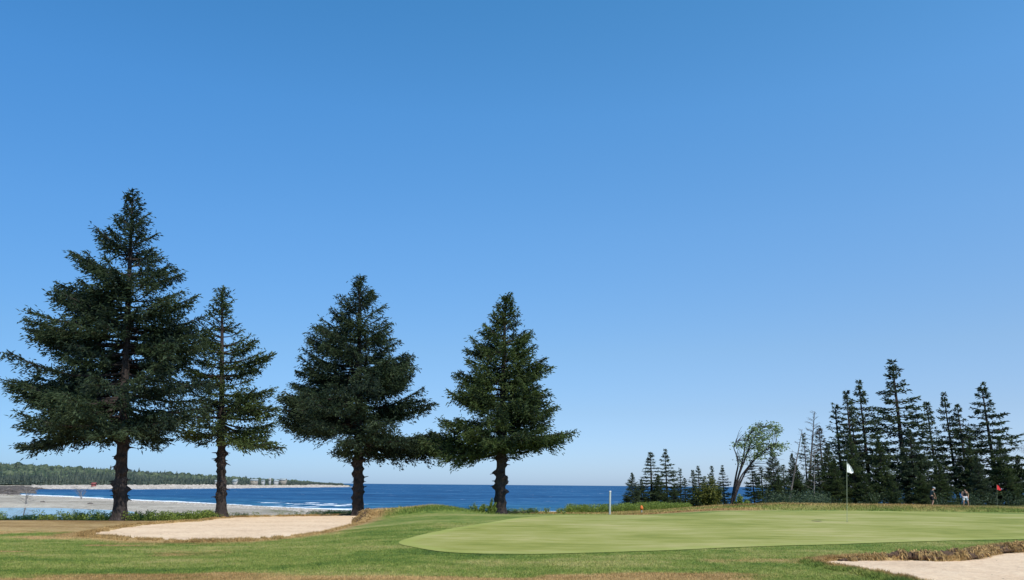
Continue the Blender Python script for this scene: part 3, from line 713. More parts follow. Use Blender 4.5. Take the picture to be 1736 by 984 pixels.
        clump = rng.random() ** 1.3 * 0.6  # tone per limb, some boughs coloured as if sunlit
        rv = np.clip(clump + 0.5 * rng.random(m_), 0, 1)
        blades(c, P3, D3, sl_ * rng.uniform(0.6, 1.3, m_), sw * rng.uniform(0.7, 1.3, m_), rng, prm.get('k', 2), 0, r=rv, droop=0.08)
        # shoots on the limb's outer part
        m_ = max(6, int(R_ * 0.5 / prm['gap'] * 1.5 * dens)); tt = rng.uniform(0.55, 1.0, m_); P3 = np.stack([np.interp(tt, s, Pl[:, k]) for k in range(3)], 1)
        D3 = hv * 1.0 + rng.normal(0, 0.5, (m_, 3)); D3[:, 2] += slope * 0.5 + 0.1
        blades(c, P3, D3, sl_ * rng.uniform(0.7, 1.3, m_), sw * rng.uniform(0.7, 1.3, m_), rng, prm.get('k', 2), 0, r=np.clip(clump + 0.5 * rng.random(m_), 0, 1))
    # leader
    lk = 0.55 if prm.get('jit') else 1.0
    lk0 = lk
    for zl in np.linspace(H * 0.90, H * 1.0, 9):
        lk = lk0 * (0.35 + 0.75 * (H - zl) / (0.1 * H))
        m_ = 12 if prm.get('jit') else 24; D3 = rng.normal(0, 1, (m_, 3)); D3[:, 2] = np.abs(D3[:, 2]) + 0.6
        blades(c, axis(np.full(m_, zl)), D3, lk * sl_ * rng.uniform(0.6, 1.5, m_), lk * sw * rng.uniform(.6, 1, m_), rng, 2, 0)
    return t, c
def put_spruce(name, loc, prm, seed, label, group=None, nm=(NEEDLE, BARK), cat='spruce tree'):
    r = np.random.default_rng(seed); t, c = spruce_mesh(prm, r)
    e = empty(name, loc); tag(e, label, cat, group)
    t.build('trunk', [nm[1]], e, smooth=True); c.build('crown', [nm[0], nm[1]], e, smooth=[1])
    return e

def big(name, base, D, outline, topx, topy, tr, crown_px, seed, label, n, hero=(), **kw):
    """a spruce whose outline is given as photo columns; everything turned into metres at distance D"""
    b = at_y(base[0], base[1], D); z0 = gz(b[0], b[1]) - 0.05
    top = at_y(topx, topy, D); H = top[2] - z0
    axx = lambda z: b[0] + (top[0] - b[0]) * z / H
    prof = []
    for py, l, r_ in outline:
        a_ = at_y(l, py, D); c_ = at_y(r_, py, D); z = a_[2] - z0
        prof.append((z, max(0.12, axx(z) - a_[0]), max(0.12, c_[0] - axx(z))))
    hr = []
    for px, py in hero:
        a_ = at_y(px, py, D); z = a_[2] - z0; dx = a_[0] - axx(z)
        hr.append((z, 0.0 if dx > 0 else math.pi, abs(dx)))
        hr.append((z - 0.12, (0.0 if dx > 0 else math.pi) + 0.12, abs(dx) * 0.9))
        hr.append((z + 0.1, (0.0 if dx > 0 else math.pi) - 0.14, abs(dx) * 0.86))
    zc = at_y(base[0], crown_px, D)[2] - z0
    prm = dict(H=H, prof=prof, lean=top[0] - b[0], tr=tr, zc=zc, n=n, hero=hr, knobs=1.25, shoot=(0.215, 0.050), sec=0.105, gap=0.036, k=2, maxsec=1.15, secz=-0.08, fluff=0.095, whorl=0.42, gaps=0.36, align=1)
    prm.update(kw)
    return put_spruce(name, (b[0], D, z0), prm, seed, label, 'big spruces in a row behind the bunker', nm=kw.get('nm', (NEEDLE, BARK)))
GN = (NEEDLE_G, BARK)
big('spruce_tree', (203, 880), 36.0,
    [(326, 223, 227), (350, 208, 243), (370, 196, 258), (390, 160, 265), (412, 155, 274), (432, 128, 280), (446, 124, 287), (462, 140, 300), (490, 92, 314), (510, 104, 326), (540, 112, 326), (556, 55, 324), (575, 64, 328), (592, 85, 334), (612, 64, 345), (630, 80, 350), (648, 20, 352), (662, 45, 352), (700, 55, 345), (722, 45, 335), (745, 40, 300), (757, 42, 272)],
    225, 325, 0.25, 712, 21, 'tallest spruce, leftmost of the four, broad and tapering with limbs reaching out left', 260,
    hero=[(158, 388), (122, 433), (86, 488), (92, 497), (46, 557), (60, 566), (12, 646), (30, 655), (36, 756), (330, 510), (322, 545), (45, 722)])
big('spruce_tree', (375, 877), 40.5,
    [(487, 375, 379), (500, 366, 390), (515, 360, 400), (530, 353, 403), (545, 346, 412), (560, 344, 416), (575, 338, 432), (590, 330, 440), (602, 322, 460), (620, 322, 452), (640, 318, 460), (660, 312, 462), (690, 300, 474), (720, 302, 478), (745, 315, 480), (757, 330, 478)],
    377, 486, 0.215, 738, 22, 'smallest of the four big spruces, slender trunk and thin open crown beside the tallest', 165,
    hero=[(462, 602), (434, 576), (475, 690), (481, 757), (340, 575), (310, 625), (465, 660)], nm=GN, sec=0.15, dens=0.95)
big('spruce_tree', (607, 871.5), 45.5,
    [(467, 609, 613), (480, 600, 618), (492, 582, 632), (508, 568, 648), (522, 560, 656), (540, 546, 671), (556, 526, 675), (575, 528, 684), (592, 524, 694), (610, 512, 699), (626, 503, 703), (640, 515, 704), (652, 496, 706), (676, 474, 732), (700, 478, 737), (722, 482, 742), (740, 490, 752), (752, 515, 738), (768, 552, 690), (780, 570, 650)],
    610, 466, 0.28, 768, 23, 'dense dark spruce standing behind the right end of the long bunker', 280,
    hero=[(523, 556), (501, 626), (473, 672), (494, 651), (737, 686), (775, 752), (776, 740), (704, 626), (475, 700), (700, 600)], dens=1.05)
big('spruce_tree', (847, 872), 43.0,
    [(499, 856, 860), (512, 846, 868), (530, 832, 878), (548, 816, 882), (562, 812, 900), (580, 796, 906), (598, 797, 912), (620, 778, 932), (640, 788, 925), (662, 762, 926), (680, 764, 942), (694, 765, 950), (716, 748, 956), (736, 715, 972), (750, 735, 968), (764, 780, 905), (772, 795, 880)],
    857, 499, 0.27, 764, 24, 'bright tipped compact spruce, rightmost of the four, beside the putting green', 265,
    hero=[(902, 566), (936, 619), (760, 662), (708, 740), (722, 752), (974, 737), (945, 680), (770, 632), (925, 662)], nm=GN, dens=1.08)

# ---- wood on the right: shared kinds, one thing per tree
def proto(seed, kind):
    r = np.random.default_rng(seed); H = 12.0
    if kind == 'tiered':
        prm = dict(H=H, prof=[(1.0, 2.6, 2.7), (4, 2.7, 2.6), (6.5, 2.1, 2.1), (8, 1.6, 1.7), (9.5, 0.95, 1.0), (10.6, 0.52, 0.5), (11.3, 0.24, 0.26), (12, 0.04, 0.04)], n=165, whorl=0.66,
                   su=[0, .5, .8, .9, 1], sv=[-0.1, 0.02, 0.15, 0.7, 1.8], zc=0.6)
    elif kind == 'narrow':
        prm = dict(H=H, prof=[(0.8, 2.1, 2.2), (4, 2.0, 1.9), (7, 1.4, 1.3), (9, 0.8, 0.9), (10.5, 0.42, 0.40), (11.3, 0.22, 0.25), (12, 0.04, 0.04)], n=150, whorl=0.55,
                   su=[0, .5, .8, .9, 1], sv=[-0.15, -0.02, 0.15, 0.7, 1.8], zc=0.4)
    elif kind == 'wide':
        prm = dict(H=H, prof=[(0.6, 3.6, 3.7), (3, 3.7, 3.6), (6, 2.9, 3.0), (8.5, 1.8, 1.9), (10.5, 0.8, 0.75), (12, 0.05, 0.05)], n=260,
                   su=[0, .5, .8, .9, 1], sv=[-0.1, 0.05, 0.25, 0.8, 1.8], zc=0.3)
    else:  # scraggly
        prm = dict(H=H, prof=[(1.5, 1.3, 1.4), (5, 1.6, 1.3), (8, 1.1, 1.2), (10, 0.65, 0.55), (11.2, 0.28, 0.24), (12, 0.04, 0.04)], n=110, whorl=0.6, dens=0.65,
                   su=[0, .5, .8, .9, 1], sv=[0, 0.1, 0.3, 0.8, 1.8], zc=1.0)
    prm.update(gaps=0.27 if kind != 'wide' else 0.15, jit=1, tr=0.17, shoot=(0.25, 0.085), sec=0.15, gap=0.075, k=2, s0=0.15, maxsec=1.0, fluff=0.05, flare=0.3, limb=0.8)
    prm['dens'] = prm.get('dens', 0.9)
    t, c = spruce_mesh(prm, r)
    return t, c
PROTO = {}
def get_proto(kind, seed, nm):
    key = (kind, seed, nm[0].name)
    if key not in PROTO:
        t, c = proto(seed, kind)
        to = t.build('trunk', [nm[1]], None, smooth=True); co = c.build('crown', [nm[0], nm[1]], None, smooth=[1])
        PROTO[key] = [to, co, False]
    return PROTO[key]
def wood_tree(px, top, D, kind, seed, rz, wfac, label, nm=(NEEDLE_B, BARK), lean=0.0, grp='spruces of the wood behind the green', name='spruce_tree'):
    q = at_y(px, top, D); z0 = gz(q[0], D) - 0.1; s = (q[2] - z0) / 12.0
    e = empty(name, (q[0] - lean * s * 12, D, z0), rz); wfac *= 1.22; e.scale = (s * wfac, s * wfac, s)
    rr_ = random.Random(int(px)); e.rotation_euler.x = rr_.uniform(-0.025, 0.025); e.rotation_euler.y = rr_.uniform(-0.025, 0.025)
    tag(e, label, 'spruce tree', grp)
    pr = get_proto(kind, seed, nm)
    for k in (0, 1):
        o = pr[k]
        if pr[2]: o = o.copy(); COL.objects.link(o)
        o.parent = e
    pr[2] = True
DY = (NEEDLE_D, DEADW)
WOOD = [
 # px, top, D, kind, seed, rz, width, label
 (1071, 802, 60, 'wide', 1, 0.3, 0.85, 'short spruce at the seaward end of the wood, beside the orange marker'),
 (1102, 766, 61, 'narrow', 2, 1.2, 1.35, 'tallest full spruce at the left end of the wood'),
 (1128, 763, 63, 'tiered', 3, 2.0, 1.0, 'narrow pointed spruce touching the tall one at the left end'),
 (1152, 794, 64, 'scraggly', 4, 0.5, 1.0, 'thin topped spruce with a bare tip, left part of the wood'),
 (1161, 810, 62, 'narrow', 2, 3.3, 1.2, 'low dark spruce between the bare tipped one and the pair'),
 (1173, 797, 65, 'narrow', 5, 4.0, 1.1, 'left one of a close pair of small pointed spruces'),
 (1184, 791, 66, 'tiered', 6, 5.1, 1.0, 'right one of a close pair of small pointed spruces'),
 (1195, 807, 68, 'narrow', 2, 0.9, 1.0, 'low spruce tip just behind the yellowing bush'),
 (1208, 790, 67, 'narrow', 5, 2.2, 0.9, 'dark spire rising straight out of the yellowing bush'),
 (1225, 790, 69, 'tiered', 3, 0.2, 0.9, 'small open spruce just left of the windswept tree'),
 (1275, 781, 69, 'tiered', 6, 3.6, 1.0, 'low spruce under the windswept tree crown'),
 (1309, 757, 73, 'wide', 1, 2.5, 0.62, 'greyish spruce half covered by the leaning crown of the windswept tree'),
 (1343, 769, 76, 'wide', 7, 1.1, 0.7, 'brown topped spruce at the foot of the leaning snag'),
 (1361, 735, 79, 'scraggly', 4, 2.9, 0.8, 'slender sparse spruce beside the leaning snag'),
 (1326, 788, 74, 'narrow', 5, 5.5, 1.2, 'dark low spruce between the windswept tree and the snag'),
 (1388, 723, 82, 'scraggly', 8, 1.7, 1.2, 'brownish thin spruce right of the tall bare one'),
 (1400, 752, 80, 'wide', 7, 4.4, 0.7, 'broad low spruce left of the white flag'),
 (1416, 684, 86, 'scraggly', 4, 0.4, 1.1, 'scraggly spruce with a leaning tip left of the white flag'),
 (1433, 661, 85, 'narrow', 2, 5.0, 0.95, 'dark spire directly above the white flag'),
 (1443, 690, 88, 'scraggly', 8, 3.1, 0.7, 'thin spruce top squeezed between two spires above the flag'),
 (1457, 647, 86, 'tiered', 3, 1.4, 0.9, 'second tallest spire, left of the biggest tree of the wood'),
 (1440, 738, 79, 'wide', 1, 3.9, 0.62, 'lighter green low spruce right behind the white flag'),
 (1513, 613, 86, 'tiered', 9, 0.6, 1.12, 'biggest spruce of the wood with wide level tiers'),
 (1487, 742, 80, 'wide', 7, 0.2, 0.7, 'dark low spruce left below the biggest tree'),
 (1541, 726, 81, 'wide', 1, 5.6, 0.85, 'broad dark spruce right below the biggest tree'),
 (1573, 681, 88, 'narrow', 5, 2.6, 0.95, 'knobbly topped spruce in the dip right of the biggest tree'),
 (1588, 782, 79, 'wide', 7, 2.2, 0.85, 'low broad spruce behind the golfer in the cap'),
 (1602, 667, 87, 'tiered', 6, 3.9, 0.8, 'pointed spire above the golfer in the cap'),
 (1623, 684, 86, 'narrow', 2, 0.1, 0.9, 'dense spire just left of the right hand tall spruce'),
 (1640, 745, 84, 'wide', 1, 1.0, 0.6, 'shaded low spruce behind the golfer in white shorts'),
 (1666, 650, 86, 'tiered', 10, 2.4, 1.05, 'tall spreading spruce at the right end above the red flag'),
 (1690, 740, 83, 'wide', 7, 3.0, 0.72, 'green low spruce behind the red flag'),
 (1712, 808, 80, 'wide', 1, 0.8, 0.8, 'low spruce at the right edge beside the red flag'),
 (1560, 800, 78, 'wide', 1, 4.7, 0.95, 'bushy low spruce left of the golfer in the cap'),
 (1465, 805, 77.5, 'wide', 7, 1.9, 0.95, 'bushy low spruce just right of the white flagstick'),
 (1372, 800, 78, 'wide', 1, 2.7, 0.9, 'bushy low spruce at the foot of the tall bare tree'),
 (1512, 812, 77.5, 'wide', 7, 5.3, 0.9, 'bushy low spruce at the foot of the biggest tree'),
 (1290, 792, 71, 'narrow', 5, 2.1, 1.4, 'low dark spruce in the gap right of the windswept tree'),
 (1350, 790, 75, 'wide', 1, 4.1, 0.8, 'low dense spruce below the slender sparse one'),
 (1384, 770, 78, 'narrow', 2, 0.7, 1.5, 'dark bushy spruce between the bare tree and the scraggly one'),
 (1318, 806, 70, 'wide', 7, 2.6, 0.8, 'smallest bushy spruce below the greyish one'),
 (1086, 812, 60.5, 'wide', 7, 1.7, 0.8, 'bushy low spruce between the seaward end spruce and the tall one'),
 (1116, 806, 60.5, 'wide', 1, 3.7, 0.9, 'bushy low spruce filling below the two pointed ones at the left'),
 (1142, 822, 61, 'wide', 7, 5.0, 0.9, 'low bushy spruce below the bare tipped spruce'),
 (1178, 826, 62, 'wide', 1, 0.4, 0.9, 'low bushy spruce left of the yellowing bush'),
 (1722, 772, 84, 'wide', 1, 1.3, 0.75, 'dense green spruce filling the right end of the wood'),
 (1655, 770, 81, 'wide', 7, 0.5, 0.7, 'dark filler spruce right of the golfer in white shorts'),
 (1412, 778, 78.5, 'wide', 7, 2.9, 0.8, 'dark low spruce just left of the white flag'),
 (1752, 800, 92, 'scraggly', 8, 0.3, 1.4, 'bluish thin spruce cut by the right edge of the photo'),
]
for px, top, D, kind, seed, rz, wf, lab in WOOD:
    nm = DY if ('brown' in lab) and kind == 'scraggly' else ((NEEDLE_G, BARK) if ('green' in lab or 'bushy' in lab or 'low' in lab.split()) else (NEEDLE_B, BARK))
    wood_tree(px, top, D, kind, seed, rz, wf, lab, nm)

# dead and bare trees
def bare_tree(label, base, top, D, n, R_, seed, m=DEADW, name='dead_tree', up=0.35, r0=0.10, zs=0.25, group=None):
    r = np.random.default_rng(seed); b = at_y(base[0], base[1], D); t_ = at_y(top[0], top[1], D); z0 = gz(b[0], D) - 0.1
    e = empty(name, (b[0], D, z0)); tag(e, label, 'dead tree', group)
    H = t_[2] - z0; lean = t_[0] - b[0]; T = Acc(); s = np.linspace(0, 1, 12)
    ax = lambda q: np.array([lean * q, 0, H * q])
    tube(T, [ax(q) for q in s], r0 * (1 - s * 0.85), 6); T.build('trunk', [m], e, smooth=True)
    Bm = Acc()
    for i in range(n):
        q = zs + (1 - zs) * (i + r.random()) / n; ph = r.uniform(0, 6.28); l = R_ * (1.08 - q) ** 0.6 * r.uniform(0.5, 1.1)
        d = np.array([math.cos(ph), math.sin(ph), up + r.normal(0, .12)]); p0 = ax(q); k = np.linspace(0, 1, 5)
        Pl = p0 + d * (l * k)[:, None] + np.array([0, 0, 0.12 * l]) * (k ** 2)[:, None]
        tube(Bm, Pl, 0.022 * (1 - 0.8 * k) + 0.004, 3, cap=False)
        for _ in range(int(4 + l * 3)):
            kk = r.uniform(0.3, 1); a_ = p0 + d * l * kk; dd = d + r.normal(0, 0.6, 3); ll = l * r.uniform(.15, .35)
            tube(Bm, [a_, a_ + dd * ll * .5, a_ + dd * ll + [0, 0, .04]], [0.011, 0.008, 0.003], 3, cap=False)
    Bm.build('branches', [m], e)
    return e
G_ = 'bare trees standing among the spruces'
bare_tree('tall bare grey tree leaning slightly right among the spruces', (1369, 858), (1381, 698), 80, 60, 1.9, 31, r0=0.16, zs=0.35, group=G_)
bare_tree('thin leaning dead snag left of the tall bare tree', (1336, 858), (1360, 728), 74, 22, 1.3, 32, r0=0.11, zs=0.4, group=G_)
bare_tree('pale thin bare trunk low in the wood left of the white flag', (1380, 858), (1381, 760), 77, 16, 1.2, 33, PALEW, r0=0.07, group=G_)
bare_tree('bare spreading tree cut by the right edge of the photo', (1760, 860), (1752, 752), 84, 44, 3.8, 34, r0=0.14, up=0.5, zs=0.3, group=G_)
bare_tree('bleached dead shrub standing at the far side of the pond', (44, 855), (45, 828), 135, 26, 2.6, 35, PALEW, name='dead_shrub', r0=0.10, up=0.3, zs=0.05)
bare_tree('grey leafless bush on the shingle bar left of the tallest spruce', (138, 848), (138, 832), 190, 26, 2.4, 36, PALEW, name='dead_shrub', r0=0.08, up=0.9, zs=0.0)

# windswept broadleaf tree
def windswept():
    D = 66.0; r = np.random.default_rng(41); b = at_y(1240, 862, D); z0 = gz(b[0], D) - 0.1
    e = empty('windswept_tree', (b[0], D, z0)); tag(e, 'windswept broadleaf tree leaning right with light leaves at its tips', 'tree')
    org = np.array([b[0], D, z0])
    W = lambda px, py, dy=0: at_y(px, py, D + dy) - org
    base = np.array([0, 0, 0.0])
    stems = [[(1243, 835), (1248, 805), (1252, 788), (1248, 770), (1243, 758), (1250, 748)],
             [(1243, 840), (1252, 806), (1262, 782), (1268, 762), (1278, 742), (1290, 728), (1300, 722)],
             [(1246, 842), (1258, 812), (1272, 786), (1290, 768), (1308, 758), (1322, 755)],
             [(1246, 836), (1256, 808), (1268, 792), (1284, 776), (1300, 764)],
             [(1246, 830), (1254, 800), (1260, 776), (1264, 752), (1274, 732), (1286, 720)]]
    T = Acc(); allp = []
    for i, st in enumerate(stems):
        P = [base + np.array([0.1 * i - .2, 0, 0])] + [W(a_, b_, r.uniform(-1.0, 1.0)) for a_, b_ in st]; P = np.array(P)
        t_ = np.linspace(0, len(P) - 1, 24); Q = np.stack([np.interp(t_, np.arange(len(P)), P[:, k]) for k in range(3)], 1)
        Q[1:-1] = (Q[:-2] + 2 * Q[1:-1] + Q[2:]) / 4
        tube(T, Q, np.linspace(0.10, 0.018, 24), 6, cap=False); allp.append(Q)
    T.build('trunk', [BARK], e, smooth=True)
    C = Acc(); A_ = np.concatenate([q[8:] for q in allp])
    tg = []
    for cx_, cy_, rx_, ry_, tilt, cnt in ((1298, 727, 25, 11, 0.10, 48), (1286, 748, 24, 12, 0.18, 46), (1320, 757, 13, 6, 0.1, 18), (1257, 753, 8, 5, -0.3, 12), (1290, 768, 26, 10, 0.0, 26), (1266, 778, 14, 14, 0, 9)):
        for _ in range(cnt):
            a_ = r.uniform(0, 6.28); q_ = math.sqrt(r.random()); tg.append((cx_ + rx_ * q_ * math.cos(a_), cy_ + ry_ * q_ * math.sin(a_) + tilt * rx_ * q_ * math.cos(a_), 1))
    for _ in range(34): tg.append((r.uniform(1254, 1330), r.uniform(745, 800), 0))
    for _ in range(12): tg.append((r.uniform(1250, 1285), r.uniform(722, 745), 0))
    for px, py, lf_ in tg:
        q = W(px, py, r.uniform(-2.0, 2.0)); cand = A_[(A_[:, 2] < q[2] + 0.2) & (A_[:, 0] < q[0] + .2)]
        if len(cand) == 0: cand = A_
        j = np.argsort(np.linalg.norm(cand - q, axis=1))[r.integers(0, 6) % len(cand)]; p0 = cand[j]
        k = np.linspace(0, 1, 6)[:, None]; mid = (p0 + q) / 2 + np.array([-0.1, 0, 0.25])
        P = (1 - k) ** 2 * p0 + 2 * k * (1 - k) * mid + k * k * q
        tube(C, P, np.linspace(0.026, 0.007, 6), 3, 1, cap=False)
        if lf_:
            m_ = int(r.uniform(6, 24)); Pp = q + r.normal(0, 0.19, (m_, 3)) * [1.5, 1, 0.6]
            Dd = np.array([1.0, 0, -0.1]) + r.normal(0, 0.55, (m_, 3))
            blades(C, Pp, Dd, r.uniform(0.12, 0.22, m_), r.uniform(0.07, 0.12, m_), r, 1, 0)
    C.build('crown', [LEAF_W, BARK], e)
windswept()

# leafy bushes
def bush(label, px, py_base, py_top, D, wpx, n, seed, m=LEAF, name='shrub', ls=0.06, group=None):
    r = np.random.default_rng(seed); b = at_y(px, py_base, D); z0 = gz(b[0], D) - 0.03; H = at_y(px, py_top, D)[2] - z0; Rw = wpx / 1352 * D
    e = empty(name, (b[0], D, z0)); tag(e, label, 'shrub', group)
    S = Acc(); C = Acc(); ns = max(5, int(26 * min(1, Rw)))
    ends = []
    for i in range(ns):
        ph = r.uniform(0, 6.28); rr = Rw * math.sqrt(r.random()); h = H * r.uniform(0.6, 1.08) * (1 - 0.5 * (rr / Rw) ** 1.5)
        p0 = np.array([math.cos(ph) * rr * .1, math.sin(ph) * rr * .1, 0]); p1 = np.array([math.cos(ph) * rr, math.sin(ph) * rr, h])
        k = np.linspace(0, 1, 5)[:, None]; P = p0 + (p1 - p0) * k; tube(S, P, np.linspace(0.008, 0.003, 5) * max(1, H), 3); ends.append(P)
    E = np.concatenate([np.array([p[0] + (p[-1] - p[0]) * t_ for t_ in np.linspace(0.15, 1, 12)]) for p in ends])
    i = r.integers(0, len(E), n); P = E[i] + r.normal(0, 0.10 * max(Rw, 0.3), (n, 3)); P[:, 2] = np.maximum(P[:, 2], 0.02)
    Dv = r.normal(0, 1, (n, 3)); Dv[:, 2] += 0.3
    blades(C, P, Dv, ls * r.uniform(.7, 1.4, n), ls * r.uniform(.4, .8, n), r, 1, 0)
    S.build('stems', [PALEW], e); C.build('foliage', [m], e)
bush('leafy wild rose bush at the left of the pair by the fourth spruce', 812, 873, 847, 41.6, 15, 3600, 51)
bush('taller leafy bush pressed against the fourth spruce trunk', 832, 873, 846, 41.4, 9, 2400, 52)
bush('small round shrub between the mound and the leafy bushes', 769, 871, 858, 43.6, 7, 1100, 53)
bush('tiny shrub at the foot of the mound before the surf', 752, 871, 860, 44.6, 4.5, 450, 54)
bush('tiny weed growing on the crest of the mound', 679, 862, 855.5, 39.2, 4, 260, 55, ls=0.05)
for i, (px, t_, w_, lab) in enumerate([(884, 866, 2, 'lowest weed stalk just right of the fourth spruce'), (897, 861, 3, 'forked weed stalk right of the fourth spruce'),
        (911, 861, 3, 'slim weed stalk halfway along the bank'), (927, 856, 7, 'tallest bushy weed on the bank before the surf'),
        (946, 865, 5, 'short weed right of the tallest bushy one'), (955, 866, 4, 'last small weed before the continuous scrub')]):
    bush(lab, px, 871, t_, 44.9, w_, 60 + int(45 * w_), 60 + i, name='weed', ls=0.055, group='weeds on the bank before the surf')
bush('yellow green broadleaf bush before the dark small spruces', 1206, 864, 811, 60, 25, 8000, 56, LEAF_Y, name='yellowing_bush', ls=0.13)
bush('grey green bush at the foot of the windswept tree', 1258, 862, 838, 60, 13, 2600, 57, LEAF, ls=0.10)

# ------------------------------------------------------------------ far forest, rocks
def far_forest():
    r = np.random.default_rng(61); A1 = Acc(); A2 = Acc()
    n = 15000; p = r.uniform(-260, 585, n); cf = np.interp(p, CFX, CFY); s = 42 + 560 * r.random(n) ** 1.6
    y = cf + s; x = (p - 868) / 1352 * y; z, s2, rk = z_headl(x, y)
    ok = (s2 > 42) & (z > -1.9)
    for (hp, hy) in HOUSE_AT:               # clearings in front of the houses
        ok &= ~((np.abs(p - hp) < 7) & (y < hy + 8) & (y > hy - 22))
    p, x, y, z, s2 = p[ok], x[ok], y[ok], z[ok], s2[ok]; n = len(p)
    hf = np.interp(p, [0, 300, 450, 520, 585], [1, 0.95, 0.75, 0.62, 0.45]); hh = r.uniform(4.5, 8.5, n) * hf * np.where(s2 < 75, 0.85, 1)
    tall = r.random(n) < 0.05; hh = hh * np.where(tall, 1.35, 1)
    dec = (fbm(x * 0.011, y * 0.011) > 0.47) & (s2 > 100) & (r.random(n) < 0.75)
    # spruces: three stacked ragged cones
    i = np.where(~dec)[0]; m_ = len(i); sd = 6; th = np.linspace(0, 2 * np.pi, sd, endpoint=False)
    for lo, hi, w_ in ((0.08, 0.55, 0.24), (0.32, 0.8, 0.17), (0.58, 1.02, 0.10)):
        rr = w_ * hh[i][:, None] * r.uniform(0.7, 1.3, (m_, sd)); zl = z[i][:, None] + hh[i][:, None] * (lo + r.uniform(-0.05, 0.05, (m_, sd)))
        ring = np.stack([x[i][:, None] + rr * np.cos(th), y[i][:, None] + rr * np.sin(th), zl], -1)
        top = np.stack([x[i], y[i], z[i] + hh[i] * hi], -1)[:, None]
        V = np.concatenate([ring, top], 1); b0 = np.arange(m_)[:, None, None] * (sd + 1); j = np.arange(sd)
        F = b0 + np.stack([j, (j + 1) % sd, np.full(sd, sd)], 1)[None]
        A1.add(V.reshape(-1, 3), F.reshape(-1, 3), r=np.repeat(r.random(m_), sd + 1))
    i = np.where(dec)[0]; m_ = len(i); sd = 7; th = np.linspace(0, 2 * np.pi, sd, endpoint=False); lev = [(0.1, 0.25), (0.4, 0.42), (0.7, 0.36), (0.92, 0.14)]
    rings = []
    for lo, w_ in lev:
        rr = w_ * hh[i][:, None] * r.uniform(0.6, 1.35, (m_, sd)); rings.append(np.stack([x[i][:, None] + rr * np.cos(th), y[i][:, None] + rr * np.sin(th), z[i][:, None] + hh[i][:, None] * 0.85 * (lo + r.uniform(-.07, .07, (m_, sd)))], -1))
    V = np.concatenate(rings, 1); b0 = np.arange(m_)[:, None, None] * (sd * 4); j = np.arange(sd); FF = []
    for q in range(3): FF.append(np.stack([q * sd + j, q * sd + (j + 1) % sd, (q + 1) * sd + (j + 1) % sd, (q + 1) * sd + j], 1))
    A2.add(V.reshape(-1, 3), (b0 + np.concatenate(FF)[None]).reshape(-1, 4), r=np.repeat(r.random(m_), sd * 4))
    A2.add(V.reshape(-1, 3), (b0[:, :, 0] + 3 * sd + j[None]), r=np.repeat(r.random(m_), sd * 4))
    tag(A1.build('spruce_forest', FOR_S), 'dark pointed spruce forest covering the far headland', 'forest', kind='stuff')
    tag(A2.build('broadleaf_forest', FOR_D), 'lighter rounded broadleaf woodland on the headland slope', 'forest', kind='stuff')
def rocks(name, label, x, y, z, sz, seed, m):
    r = np.random.default_rng(seed); import itertools
    th = np.linspace(0, 2 * np.pi, 7, endpoint=False); n = len(x); rings = []
    for lo, w_ in ((-0.3, 1.0), (0.25, 0.95), (0.55, 0.5)):
        rr = w_ * sz[:, None] * r.uniform(0.7, 1.3, (n, 7)); rings.append(np.stack([x[:, None] + 1.4 * rr * np.cos(th), y[:, None] + rr * np.sin(th), z[:, None] + sz[:, None] * (lo + r.uniform(-.12, .12, (n, 7)))], -1))
    V = np.concatenate(rings, 1); j = np.arange(7); FF = np.concatenate([np.stack([q * 7 + j, q * 7 + (j + 1) % 7, (q + 1) * 7 + (j + 1) % 7, (q + 1) * 7 + j], 1) for q in range(2)])
    A = Acc(); b0 = np.arange(n) * 21
    A.add(V.reshape(-1, 3), (b0[:, None, None] + FF[None]).reshape(-1, 4)); A.add(V.reshape(-1, 3), b0[:, None] + 14 + j[None])
    return tag(A.build(name, m), label, 'rocks', kind='stuff')
ROCKD = simple('dark_shore_rock', (0.10, 0.085, 0.075), 0.6, 0.5, 0.9, bs=0.5)
ROCKP = simple('pale_granite', (0.42, 0.37, 0.32), 0.4, 0.3, 0.9, bs=0.5)

# houses on the headland
MW = simple('white_clapboard', (0.36, 0.36, 0.35), 0.1, 1); MR = simple('red_paint', (0.24, 0.07, 0.065), 0.15, 1); MGR = simple('grey_roof', (0.22, 0.25, 0.25), 0.2, 1)
MPR = simple('pale_roof', (0.28, 0.32, 0.33), 0.2, 1); MWN = simple('dark_window', (0.03, 0.04, 0.05), 0.2, 1, 0.2, 0.5); MTN = simple('tan_wall', (0.27, 0.24, 0.20), 0.15, 1)
HOUSES = [  # px, py of wall foot, D offset from coast, width, wall height, depth, roof height, wall mat, roof mat, rz, label
 (159, 823.0, 24, 4.2, 1.9, 4.5, 1.3, MR, MR, 0.1, 'small red cottage at the water edge below the far forest'),
 (368, 819.5, 60, 7.0, 3.0, 6, 2.2, MW, MGR, 0.4, 'white house just left of the second trunk on the far headland'),
 (399, 818.5, 60, 8, 2.6, 7, 3.4, MW, MPR, -0.3, 'pale roofed house just right of the second trunk on the far headland'),
 (431, 818, 60, 13, 4.0, 8, 2.2, MTN, MPR, 0.15, 'long tan house on the far headland, widest of the group'),
 (446, 818, 62, 6, 3.2, 6, 2.0, MW, MGR, 0.0, 'small cream house right beside the long tan one'),
 (457.5, 818, 58, 3.6, 6.5, 3.6, 2.2, MW, MW, 0.0, 'narrow white tower house on the far headland'),
 (468, 817.8, 58, 8.5, 2.6, 7, 2.4, MW, MPR, 0.5, 'low grey roofed house left of the last big house'),
 (480, 817, 70, 14, 4.0, 9, 3.0, MTN, MPR, -0.2, 'last and biggest pale roofed house towards the headland tip')]
HOUSE_AT = []
